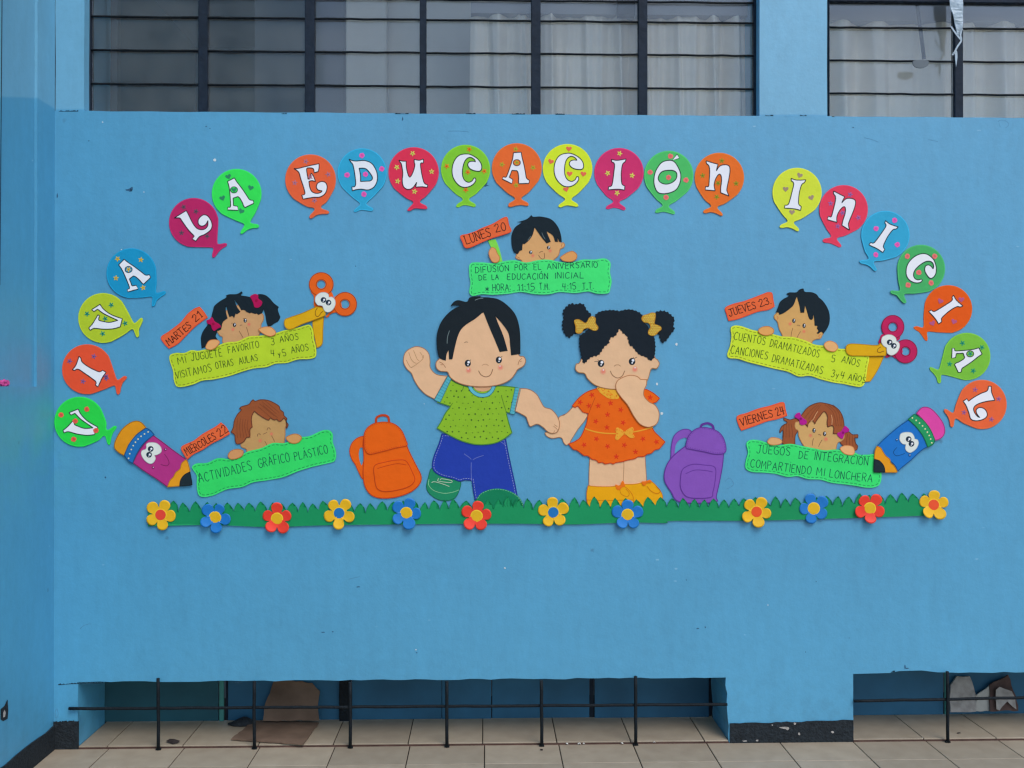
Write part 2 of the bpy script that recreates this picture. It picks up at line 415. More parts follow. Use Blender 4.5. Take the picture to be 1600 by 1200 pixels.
slab('lintel', [(xc, LINT), (3.2, LINT), (3.2, ZT), (xc, ZT)], 'y', 0.004, WALL_T, M_wall, wall)
# skirting band, a few millimetres proud
def skirt(x0, x1, h0, h1, parent):
    return slab('skirting', [(x0, 0.001), (x1, 0.001)] + wavy(x1, h1, x0, h0, 24, 0.003), 'y', -0.006, -0.0002, M_skirt, parent)
skirt(XL + 0.001, l0.x + 0.004, W(95, 1127).z, W(121, 1126).z, wall)
skirt(l1.x + 0.016, r0.x - 0.001, W(1145, 1130).z, W(1332, 1125).z, wall)
chipm = mat((0.42, 0.38, 0.34), 0.9, 0.2, 80, 0.4, 0.1, key='bare_plaster')
def blob(name, parent, cx, cy, rx, ry, m, z, n=9, jag=0.35):
    return flatgroup(name, parent, [[(cx + rx * math.cos(t) * random.uniform(1 - jag, 1 + jag), cy + ry * math.sin(t) * random.uniform(1 - jag, 1 + jag)) for t in [2 * math.pi * i / n for i in range(n)]]], m, z)
for cx, cy, rx, ry in ((1224, 1136, 6, 1.6), (1229.5, 1137, 3, 2.6), (1241, 1129.5, 1.8, 1.8), (1248, 1146, 1.3, 2), (1300, 1143, 2.4, 1.6), (1182, 1156, 2.4, 1.2), (1163, 1157, 4, 1), (1206, 1132, 1, 1)):
    blob('plaster_chip', wall, cx, cy, rx, ry, chipm, 9.4)
whitem = mat(C(190, 205, 215), 0.8, 0.1, 80, 0.1, 0.2, key='white_adhesive_dab'); darkm = mat(C(50, 90, 125), 0.8, 0.2, 80, 0.1, 0.2, key='grey_blue_scuff')
for cx, cy, r_ in ((335.5, 250, 2.2), (1057, 538, 1.9), (1026.5, 600, 1.8), (1034, 646, 2.3), (225, 300, 0.8), (650, 1015, 1.0), (190, 390, 0.9)):
    blob('adhesive_dab', wall, cx, cy, r_, r_ * 1.1, whitem, 0.9, jag=0.25)
for cx, cy, rx, ry in ((202, 297, 5, 2), (205, 295, 2.2, 3.4), (758, 290, 4.5, 1.6), (760, 286, 2, 3.4), (629, 186, 1, 3), (89.5, 306, 1.2, 4), (505, 988, 3, .8), (520, 987, 1.6, 1), (560, 917, 3, .8), (1090, 982, 2.4, 1), (1102, 980, 1, 1.6), (651, 1020, 1.4, .8), (165, 746, 1.2, 1.2), (64, 806, 1.5, 1), (1414, 1042, 1, 3), (1417, 1044, 3, 1)):
    blob('scuff_mark', wall, cx, cy, rx, ry, darkm, 0.7, jag=0.4)
lines('scratch', wall, [[(125, 983), (130, 978), (138, 975), (142, 975)], [(1559, 190), (1565, 187.5), (1573, 190), (1576, 195), (1571, 200)], [(1561, 192), (1563, 199)], [(1350, 215), (1362, 218), (1372, 222)], [(1450, 218), (1465, 221)], [(88, 1108), (86, 1114), (88, 1122), (91, 1116), (89, 1107)],
      [(1133, 752), (1140, 747), (1146, 757), (1136, 764)], [(1262, 776), (1270, 770), (1276, 778)], [(545, 905), (553, 903), (562, 901)]], 0.9, mat(C(78, 132, 172), 0.8, 0.2, 80, 0, 0.2, key='pencil_scratch'), 0.5)

chipd = mat((0.02, 0.05, 0.075), 0.9, 0.3, 60, 0.2, 0.1, key='dark_bare_chip')
def ragged(pts, wd, z=0.6):
    poly = []; lo = []
    for i in range(len(pts) - 1):
        (x0, y0), (x1, y1) = pts[i], pts[i + 1]; n = max(2, int(abs(x1 - x0) / 1.6))
        for k in range(n): t = k / n; poly.append((x0 + (x1 - x0) * t, y0 + (y1 - y0) * t - wd * random.uniform(0.0, 1.0))); lo.append((x0 + (x1 - x0) * t, y0 + (y1 - y0) * t + .6))
    return flatgroup('chipped_edge', wall, [[poly[i], poly[i + 1], lo[i + 1], lo[i]] for i in range(len(poly) - 1)], chipd, z)
ragged([(91, 1070), (110, 1068.5), (125, 1068)], 2.4); ragged([(125, 1067.5), (165, 1067)], 1.6); ragged([(365, 1067), (380, 1067)], 2.2); ragged([(1392, 1050), (1400, 1049)], 2)
for x0, x1, y_ in ((617, 640, 176.5), (728, 745, 176.5), (800, 822, 177), (868, 884, 177.5), (440, 450, 176.5), (92, 124, 172.5), (1196, 1210, 179.5), (1250, 1262, 179.5), (1300, 1306, 181)): ragged([(x0, y_ + 1.2), (x1, y_ + 1.2)], 1.5)

crackm = mat(C(58, 105, 140), 0.8, 0.2, 80, 0, 0.2, key='hairline_crack')
for x0, y0, dx, dy, n_ in ((995, 160, -6, 14, 0), (1160, 330, -14, 5, 5), (1010, 372, -9, -11, 5), (1420, 300, 12, 6, 4), (700, 205, 15, 3, 2)):
    p_ = [(x0, y0)]
    for i in range(n_): p_.append((p_[-1][0] + dx + random.uniform(-5, 5), p_[-1][1] + dy + random.uniform(-5, 5)))
    if n_ == 2: lines('hairline_crack', wall, [p_], 0.45, crackm, 0.45)
for i in range(16):
    x_, y_ = random.uniform(110, 1580), random.choice((random.uniform(190, 225), random.uniform(840, 1040), random.uniform(345, 760)))
    blob('speck', wall, x_, y_, random.uniform(.5, 1.5), random.uniform(.5, 1.3), darkm if random.random() < .6 else whitem, 0.65, n=7, jag=.5)

# side wall: plain strip at the corner, lower half, shallow niche with a ledge
SY = -0.155                            # where the niche begins
zl = 1.445                             # ledge height
side = slab('side_wall', [(0.0, 0), (0.0, ZT), (SY, ZT)] + wavy(SY, ZT - .01, SY, zl, 20, 0.0015)[1:] + [(-6.0, zl), (-6.0, 0)], 'x', XL - 0.25, XL, M_wall)  # unseen length and height extended so the wall shades the left side
tag(side, 'blue painted wall returning towards the viewer along the left edge', 'wall')
slab('niche_panel', [(SY, zl), (SY, ZT), (-6.0, ZT), (-6.0, zl)], 'x', XL - 0.25, XL - 0.011, M_wall, side)
slab('skirting', [(-0.008, 0.001), (-6.0, 0.001)] + wavy(-6.0, 0.10, -0.008, 0.096, 90, 0.006), 'x', XL + 0.0002, XL + 0.007, M_skirt, side)
board = slab('board', [(-0.440, zl + 0.36), (-0.412, 4.2), (-1.6, 4.2), (-1.6, zl + 0.36)], 'x', XL - 0.0105, XL - 0.004, M_wall)
tag(board, 'blue painted board with a dark gap strip along its edge fixed high on the left side wall', 'board')
slab('gap_shade_strip', [(-0.4395, zl + 0.36), (-0.4115, 4.2), (-0.404, 4.2), (-0.433, zl + 0.36)], 'x', XL - 0.0105, XL - 0.0045, M_iron, board)  # dark strip painted in for the shaded gap beside the board
# broken hole low in the side wall and crumpled pink paper on the ledge
def side_pt(px, py, off=0.0):
    d = CM @ Vector(((px - 800) / FPX, -(py - 600) / FPX, -1.0)); t = (XL + off - CAM.x) / d.x; return CAM + d * t
def side_poly(name, parent, pts, m, off):
    o = origin(parent); vs = [tuple(side_pt(x, y, off) - o) for x, y in pts]
    me = bpy.data.meshes.new(name); me.from_pydata(vs, [], [list(range(len(vs)))]); return link(name, me, m, parent)
side_poly('broken_hole', side, [(12, 1093), (13, 1110), (12, 1123), (5, 1127), (1, 1124), (1, 1108), (7, 1103), (10, 1096)], M_skirt, 0.0012)
side_poly('plaster_crumb', side, [(7, 1109), (9, 1113), (8, 1120), (5, 1121), (5, 1114)], chipm, 0.002)
pp = []
bmn = bmesh.new()
q0 = side_pt(8, 597, -0.012)
for i in range(3):
    bmesh.ops.create_icosphere(bmn, subdivisions=2, radius=0.016, matrix=Matrix.Translation((0.0, -i * 0.022, 0.012)) @ Matrix.Diagonal((0.45, 1.0, 0.8, 1)))
for v in bmn.verts: v.co += Vector([random.uniform(-0.005, 0.005) for _ in range(3)])
me = bpy.data.meshes.new('paper_scrap'); bmn.to_mesh(me); bmn.free()
ps_ = link('paper_scrap', me, mat(C(190, 70, 140), 0.7, 0.3, 60, 0.2, 0.2)); ps_.location = (XL - 0.011, q0.y + 0.01, zl + 0.001)
tag(ps_, 'crumpled pink paper scrap lying on the ledge of the left wall', 'paper')

# ------------------------------------------------------------------ low openings: floor, backing, grilles, rubbish
ZR = 0.010
rf = box('recess_floor', (XL, 0.0015, -0.02), (XR, 0.62, ZR - 0.005), M_grout); tag(rf, kind='structure')
box('step_edge', (l0.x, -0.004, -0.003), (l1.x + 0.012, 0.0012, ZR - 0.0045), M_step, rf)
box('step_edge', (r0.x, -0.004, -0.003), (3.3, 0.0012, ZR - 0.0045), M_step, rf)
XREF2 = W(754, 1163).x
tiles(rf, 0.0, 0.30, ZR, l0.x + 0.002, l1.x + 0.01, XREF2)
tiles(rf, 0.0, 0.30, ZR, r0.x + 0.002, 3.3, XREF2)
BY = 0.285
def bz(px): return W(px, 1100, -BY).x
back = thing('backing_boards', 'dark blue boards closing the low openings behind the black bars', 'boards', 760, 1128, depth=-BY)
Mb1 = mat((0.024, 0.115, 0.20), 0.6, 0.24, 5, 0.2, 0.3, key='deep_blue_board'); Mb2 = mat((0.020, 0.098, 0.125), 0.6, 0.25, 5, 0.2, 0.3, key='green_blue_board'); Mb3 = mat(C(60, 125, 125), 0.6, 0.1, 20, 0.1, 0.3, key='green_post_paint')
HB = 0.42
def bd(a, b, m, dy=0.0, z0=0.012, nm='board'): return box(nm, (bz(a), BY + dy, z0), (bz(b), BY + dy + 0.012, HB), m, back, bevel=0.0015)
bd(100, 162, M_frame, 0.02); bd(163, 341, Mb2); bd(343, 350, Mb3, -0.006, nm='post'); bd(352, 355, M_frame, 0.01); bd(356, 530, Mb1, 0.002); bd(531, 549, M_iron, -0.02, nm='post')  # strips in window metal colour paint the shaded gaps between boards
bd(550, 690, Mb1); bd(690.6, 767.5, Mb1, -0.003); bd(769, 921, Mb1, 0.001); bd(922, 928, M_frame, 0.008); bd(929, 1107, Mb1, -0.006); bd(1108, 1160, M_frame, 0.02)  # here too the window metal strips are painted gap shade, not boards
bd(1300, 1474, Mb1); bd(1476, 1478, Mb3, -0.004, nm='post'); bd(1480, 1900, Mb1, 0.004)
def grille(label, x0, x1, xs, zz0, zz1, first):
    g = thing('iron_grille', label, 'grille', (x0 + x1) / 2, 1165, 'iron grilles across the low openings', depth=0.012)
    a = W(x0, zz0, 0.012); b = W(x1, zz1, 0.012)
    bar('crossbar', a, b, 0.0062, M_iron, g, wob=0.0010)
    for x, yt in xs:
        t = W(x, yt, 0.022); bar('upright', (t.x, -0.021, t.z), (t.x + 0.001, -0.021, 0.0), 0.0068, M_iron, g, wob=0.0008)
        box('foot_plate', (t.x - 0.009, -0.026, 0.0), (t.x + 0.011, -0.013, 0.007), M_iron, g, bevel=0.001)
    return g
grille('long black iron grille of six uprights across the wide low opening', 107, 1136, [(247, 1060), (397, 1064), (547, 1066), (698, 1064), (846, 1063), (993, 1057)], 1107.5, 1100.5, 0)
grille('short black iron grille across the low opening at the right edge', 1334, 1850, [(1480.5, 1049), (1760, 1048)], 1095.5, 1085, 0)

def worldsheet(name, corners, th, m, label, cat, nrm):
    cs_ = []
    for i in range(len(corners)):
        p_, q_ = Vector(corners[i]), Vector(corners[(i + 1) % len(corners)]); m_ = max(1, int((q_ - p_).length / 0.02)); u_ = (q_ - p_).cross(Vector(nrm)).normalized()
        for j in range(m_): cs_.append(p_ + (q_ - p_) * j / m_ + (u_ * random.uniform(-0.0035, 0.0035) if j else Vector((0, 0, 0))))
    corners = cs_; n = Vector(nrm).normalized() * th; k = len(corners)
    vs = [tuple(c) for c in corners] + [tuple(Vector(c) + n) for c in corners]
    fs = [list(range(k))[::-1], [k + i for i in range(k)]] + [[i, (i + 1) % k, k + (i + 1) % k, k + i] for i in range(k)]
    me = bpy.data.meshes.new(name); me.from_pydata(vs, [], fs); bm = bmesh.new(); bm.from_mesh(me); bmesh.ops.recalc_face_normals(bm, faces=bm.faces[:]); bm.to_mesh(me); bm.free()
    o = link(name, me, m); tag(o, label, cat); return o
def flp(px, py, z):       # point of the horizontal plane z
    d = CM @ Vector(((px - 800) / FPX, -(py - 600) / FPX, -1.0)); t = (z - CAM.z) / d.z; return CAM + d * t
zz = ZR + 0.004
worldsheet('cardboard_sheet', [flp(361, 1156, zz), flp(396, 1127, zz), flp(498, 1130, zz), flp(474, 1164, zz)], 0.004, M_card, 'brown cardboard sheet lying flat on the tiles behind the long grille', 'cardboard', (0, 0, 1))
def wp(px, py, d): return W(px, py, -d)
worldsheet('cardboard_flap', [wp(411, 1126, 0.235), wp(499, 1125, 0.235), wp(497, 1100, 0.255), wp(500, 1080, 0.270), wp(488, 1067, 0.277), wp(430, 1060, 0.277), wp(424, 1075, 0.273), wp(413, 1105, 0.25)], 0.004, M_card, 'brown cardboard leaning upright against the boards behind the long grille', 'cardboard', (0, -1, 0))
M_slab = mat((0.34, 0.31, 0.28), 0.9, 0.3, 30, 0.4, 0.1, key='grey_concrete')
worldsheet('stone_slab', [wp(1484, 1112, 0.25), wp(1524, 1111, 0.25), wp(1522, 1080, 0.262), wp(1514, 1056, 0.274), wp(1494, 1056, 0.274), wp(1484, 1070, 0.27)], 0.008, M_slab, 'grey rounded concrete slab leaning behind the short grille', 'slab', (0, -1, 0))
worldsheet('white_board_piece', [wp(1523, 1110, 0.255), wp(1546, 1110, 0.255), wp(1546, 1070, 0.27), wp(1524, 1086, 0.265)], 0.006, mat((0.45, 0.43, 0.38), 0.8, 0.1, 20, 0.2, 0.2), 'pale triangular board piece leaning beside the grey slab', 'board', (0, -1, 0))
tb = worldsheet('torn_board', [wp(1546, 1111, 0.24), wp(1590, 1110, 0.24), wp(1586, 1086, 0.255), wp(1574, 1054, 0.27), wp(1560, 1062, 0.268), wp(1545, 1070, 0.266)], 0.006, mat((0.10, 0.06, 0.05), 0.8, 0.3, 20, 0.4, 0.2), 'dark brown board with torn pale paper leaning behind the short grille', 'board', (0, -1, 0))
o_ = origin(tb)
me = bpy.data.meshes.new('torn_paper'); pts_ = [(1556, 1078), (1562, 1073), (1569, 1076), (1581, 1080), (1586, 1090), (1588, 1108), (1582, 1104), (1574, 1096), (1566, 1104), (1562, 1110), (1557, 1108), (1556, 1092)]
me.from_pydata([tuple(wp(x, y, 0.222 + (1111 - y) * 0.0004)) for x, y in pts_], [], [list(t) for t in tessellate_polygon([[Vector((x, y, 0)) for x, y in pts_]])]); link('torn_paper', me, M_slab, tb)
rag = thing('black_rag', 'flat black rag or bag lying on the tiles left of the cardboard sheet', 'rag', 378, 1126, depth=-0.24)
ro = origin(rag); bmr = bmesh.new(); bmesh.ops.create_icosphere(bmr, subdivisions=3, radius=0.06)
for v in bmr.verts:
    v.co.z = max(-0.004, v.co.z * 0.42 * (0.6 + 0.5 * math.sin(v.co.x * 40 + 1))); v.co.x *= 1.0; v.co.y *= 0.5; v.co += Vector([random.uniform(-.002, .002) for _ in range(3)])
mr_ = bpy.data.meshes.new('cloth'); bmr.to_mesh(mr_); bmr.free(); link('cloth', mr_, M_skirt, rag, (0, 0, ZR + 0.005 - ro.z))
# leaf and crumbs on the floor
def litter(name, px, py, rx, ry, m, label, cat, z=0.004, h=0.004, group=None):
    c = flp(px, py, z); n = 8; vs = []
    for i in range(n):
        t = 2 * math.pi * i / n; k = random.uniform(0.6, 1.2); vs.append((rx * k * math.cos(t), ry * k * math.sin(t), random.uniform(0.0, h)))
    vs.append((0, 0, h * 1.2)); me = bpy.data.meshes.new(name); me.from_pydata(vs, [], [[i, (i + 1) % n, n] for i in range(n)])
    o = link(name, me, m, None, c); tag(o, label, cat, group); return o
M_leaf = mat((0.03, 0.022, 0.02), 0.8, 0.2, 50, 0.1, 0.2)
litter('dry_leaf', 272, 1161, 0.03, 0.016, M_leaf, 'curled dark dry leaf on the tile beside the first grille upright', 'leaf', ZR + 0.001, 0.014)
litter('dark_crumb', 846, 1172, 0.007, 0.006, M_leaf, 'tiny dark crumb on the tile below the fifth grille upright', 'crumb', 0.001)
litter('twig', 1498, 1146, 0.012, 0.005, M_leaf, 'small dark twig on the raised tile near the right grille upright', 'twig', ZR + 0.001)
M_crumb = mat((0.6, 0.58, 0.52), 0.9, 0.1, 60, 0, 0.1)
for px, py in ((1022, 1161), (886, 1163), (905, 1163), (912, 1163), (972, 1162.5), (1438, 1155), (1441, 1155), (1343, 1155), (1420, 1156)):
    litter('plaster_crumb', px, py, 0.006, 0.004, M_crumb, 'tiny white plaster crumb on the red brown step edge', 'crumb', 0.003, 0.006, 'plaster crumbs along the step edge')

# ------------------------------------------------------------------ upper windows
WD = 0.066                              # how far back the frames sit
def wx(px): return W(px, 90, -WD).x
def wz(py, px=760): return W(px, py, -WD).z
def window(label, x0, x1, vbars, hys, xl, xr, zt):
    t = thing('window', label, 'window', (x0 + x1) / 2, 176, 'barred windows above the wall', depth=-WD)
    zb = zs - 0.004; m = M_frame; y0 = WD
    X0_, X1_ = wx(x0), wx(x1)
    def vb(a, b, nm): box(nm, (wx(a), y0 - 0.012, zb), (wx(b), y0 + 0.022, zt), m, t, bevel=0.002)
    if xl: vb(x0, x0 + xl, 'frame')
    if xr: vb(x1 - xr, x1, 'frame')
    for a, b in vbars: vb(a, b, 'mullion')
    zsv = [zb] + sorted(hys)
    for z in sorted(hys): bar('glazing_bar', (X0_, y0 - 0.004, z), (X1_, y0 - 0.004, z + random.uniform(-.004, .004)), 0.0044, M_iron, t, wob=0.0010, n=6)
    es = [x0 + xl] + [v for ab in vbars for v in ab] + [x1 - xr]
    zrows = zsv + [zt]
    for i in range(0, len(es) - 1, 2):
        for j in range(len(zrows) - 1):
            g = box('pane', (wx(es[i]) + 0.001, y0 + 0.004 + random.uniform(0, .003), zrows[j] + 0.003), (wx(es[i + 1]) - 0.001, y0 + 0.0085, zrows[j + 1] - 0.003), M_glass, t)
            g.rotation_euler = (random.uniform(-0.01, 0.01), 0, random.uniform(-0.006, 0.006))
    return t
h1 = [wz(136), wz(84), wz(32), wz(0.5), wz(0.5) + 0.14, wz(0.5) + 0.28, wz(0.5) + 0.42]
window('wide window of dark bars with grey glass rows and gathered curtains, left and centre', 138, 1186, [(311, 325), (477, 492), (656, 666), (830, 844.5), (997, 1011)], h1, 5, 9, LINT)
h2 = [wz(142), wz(90), wz(38), wz(38) + 0.14, wz(38) + 0.28, wz(38) + 0.42]
w2 = window('window of dark bars with pale curtain at the top right corner', 1293, 1990, [(1490, 1503), (1690, 1704)], h2, 2, 6, LINT)
zb_ = wz(5, 1400)
box('rail', (wx(1293), WD - 0.016, zb_), (wx(1990), WD + 0.02, zb_ + 0.05), M_frame, w2, bevel=0.002)
# room behind
room = thing('room', 'dim classroom interior seen through the upper window panes', 'room', 300, 170, depth=-3.0)
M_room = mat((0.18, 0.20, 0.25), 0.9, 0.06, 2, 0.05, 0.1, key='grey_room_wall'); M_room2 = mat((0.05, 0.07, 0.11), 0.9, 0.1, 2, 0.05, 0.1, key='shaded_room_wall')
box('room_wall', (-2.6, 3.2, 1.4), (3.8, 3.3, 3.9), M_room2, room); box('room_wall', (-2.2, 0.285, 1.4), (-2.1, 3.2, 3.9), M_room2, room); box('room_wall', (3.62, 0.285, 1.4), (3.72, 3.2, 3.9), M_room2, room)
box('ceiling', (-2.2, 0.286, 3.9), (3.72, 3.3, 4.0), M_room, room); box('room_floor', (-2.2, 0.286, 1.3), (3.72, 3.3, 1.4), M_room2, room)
def rx(px, d): return W(px, 90, -d).x
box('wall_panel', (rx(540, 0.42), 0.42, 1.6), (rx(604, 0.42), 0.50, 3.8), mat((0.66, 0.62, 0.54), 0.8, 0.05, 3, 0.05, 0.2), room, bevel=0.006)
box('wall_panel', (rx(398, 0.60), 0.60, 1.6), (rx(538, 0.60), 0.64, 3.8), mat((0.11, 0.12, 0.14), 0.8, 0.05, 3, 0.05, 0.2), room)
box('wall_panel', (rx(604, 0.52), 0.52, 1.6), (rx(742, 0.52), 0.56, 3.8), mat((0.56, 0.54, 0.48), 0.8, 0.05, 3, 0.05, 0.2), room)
box('wall_panel', (rx(60, 0.40), 0.44, 1.6), (rx(178, 0.40), 0.48, 3.8), mat((0.10, 0.10, 0.11), 0.8, 0.1, 3, 0.05, 0.2), room)  # grey panel added to imitate the pale reflection in the left panes
def curtain(label, p0, p1, d, z0, z1, folds):
    n = 260; vs = []; fs = []; xa_, xb_ = rx(p0, d), rx(p1, d); ph = [random.uniform(0, 6.28) for _ in range(4)]
    rows = 12
    for j in range(rows + 1):
        v = j / rows; z = z0 + (z1 - z0) * v
        for i in range(n + 1):
            u = i / n; s = u * folds * 6.283
            q1 = math.sin(s + 1.6 * math.sin(s * 0.31 + ph[0]) + 0.5 * v); q2 = math.sin(s * 1.73 + ph[1] - v * 1.2)
            y = 0.046 * (abs(q1) ** 0.6 * (1 if q1 > 0 else -1)) + 0.024 * q2 + 0.010 * math.sin(s * 3.7 + ph[2])
            y *= (0.5 + 0.7 * (1 - v)) * (0.6 + 0.6 * math.sin(u * 9 + ph[3]) ** 2)
            vs.append((xa_ + (xb_ - xa_) * u + 0.006 * math.sin(s + ph[3] + v * 3), d + y, z))
    for j in range(rows):
        for i in range(n):
            a = j * (n + 1) + i; fs.append([a, a + 1, a + n + 2, a + n + 1])
    me = bpy.data.meshes.new('curtain'); me.from_pydata(vs, [], fs)
    for f in me.polygons: f.use_smooth = True
    o = link('curtain', me, M_curt); tag(o, label, 'curtain', 'curtains inside the upper windows')
    return o
zt_ = W(760, 22, -0.2).z
curtain('gathered off white curtain behind the right half of the wide window', 736, 1200, 0.22, 2.2, zt_, 9.5)
curtain('pale curtain with shallow folds behind the top right window', 1250, 2000, 0.22, 2.2, W(1400, 34, -0.2).z, 9)
box('curtain_rail', (rx(736, .26), 0.19, zt_ + 0.0), (rx(1200, .26), 0.25, zt_ + 0.09), mat((0.30, 0.30, 0.31), 0.6, 0.05, 4, 0, .3), room)
box('curtain_rail', (rx(1250, .26), 0.19, W(1400, 34, -0.2).z), (3.4, 0.25, W(1400, 34, -0.2).z + 0.12), mat((0.30, 0.30, 0.31), 0.6, 0.05, 4, 0, .3), room)
# things pressed against the panes
M_dk = mat((0.035, 0.045, 0.06), 0.6, 0.2, 20, 0.1, 0.3)
hb = box('dark_box', W(966, 22, -0.12), W(990, -6, -0.17), M_dk); tag(hb, 'small dark box hanging behind the top pane near the window centre right', 'box')
lampg = thing('hanging_lamp', 'thin dark hanging cord with a blurred shade behind the right window glass', 'lamp', 1438, 105, depth=-0.12)
bar('cord', W(1433, 6, -0.12), W(1444, 92, -0.12), 0.008, M_dk, lampg)
sheet('shade', lampg, [(1426, 96), (1438, 94), (1450, 96), (1449, 103), (1438, 107), (1428, 104)], mat((0.16, 0.18, 0.19), 0.8, 0.1, 10, 0, 0.2), 0, 6)
# plastic bag strip tied round the mullion
bag = thing('plastic_strip', 'twisted grey white plastic strip knotted around the right window bar', 'plastic', 1495, 60, depth=-WD + 0.03)
M_bag = mat((0.42, 0.50, 0.55), 0.35, 0.15, 40, 0.5, 0.5, key='grey_plastic_film')
sheet('film', bag, Z(1440, 0, 8, [(345, -260, 1), (510, -260, 1), (512, 60), (515, 250), (500, 360), (470, 450), (440, 440), (425, 340), (385, 180), (350, 30)]), M_bag, 0, 4, warp=lambda x, y: 6 * math.sin(x * 0.9) + 2 * math.sin(y * .2))
sheet('film', bag, Z(1440, 0, 8, [(415, 640), (440, 640), (445, 720), (430, 835, 1), (420, 760)]), M_bag, 0, 3)
lines('knot', bag, [Z(1440, 0, 8, [(362, 335), (420, 420), (485, 500)]), Z(1440, 0, 8, [(500, 360), (480, 440), (490, 510), (440, 590), (395, 680)]), Z(1440, 0, 8, [(380, 690), (400, 660)])], 2.6, M_bag, 6)

# ================================================================== the mural: craft foam cut-outs on the wall
G_BAL = 'letter balloons arched over the wall'
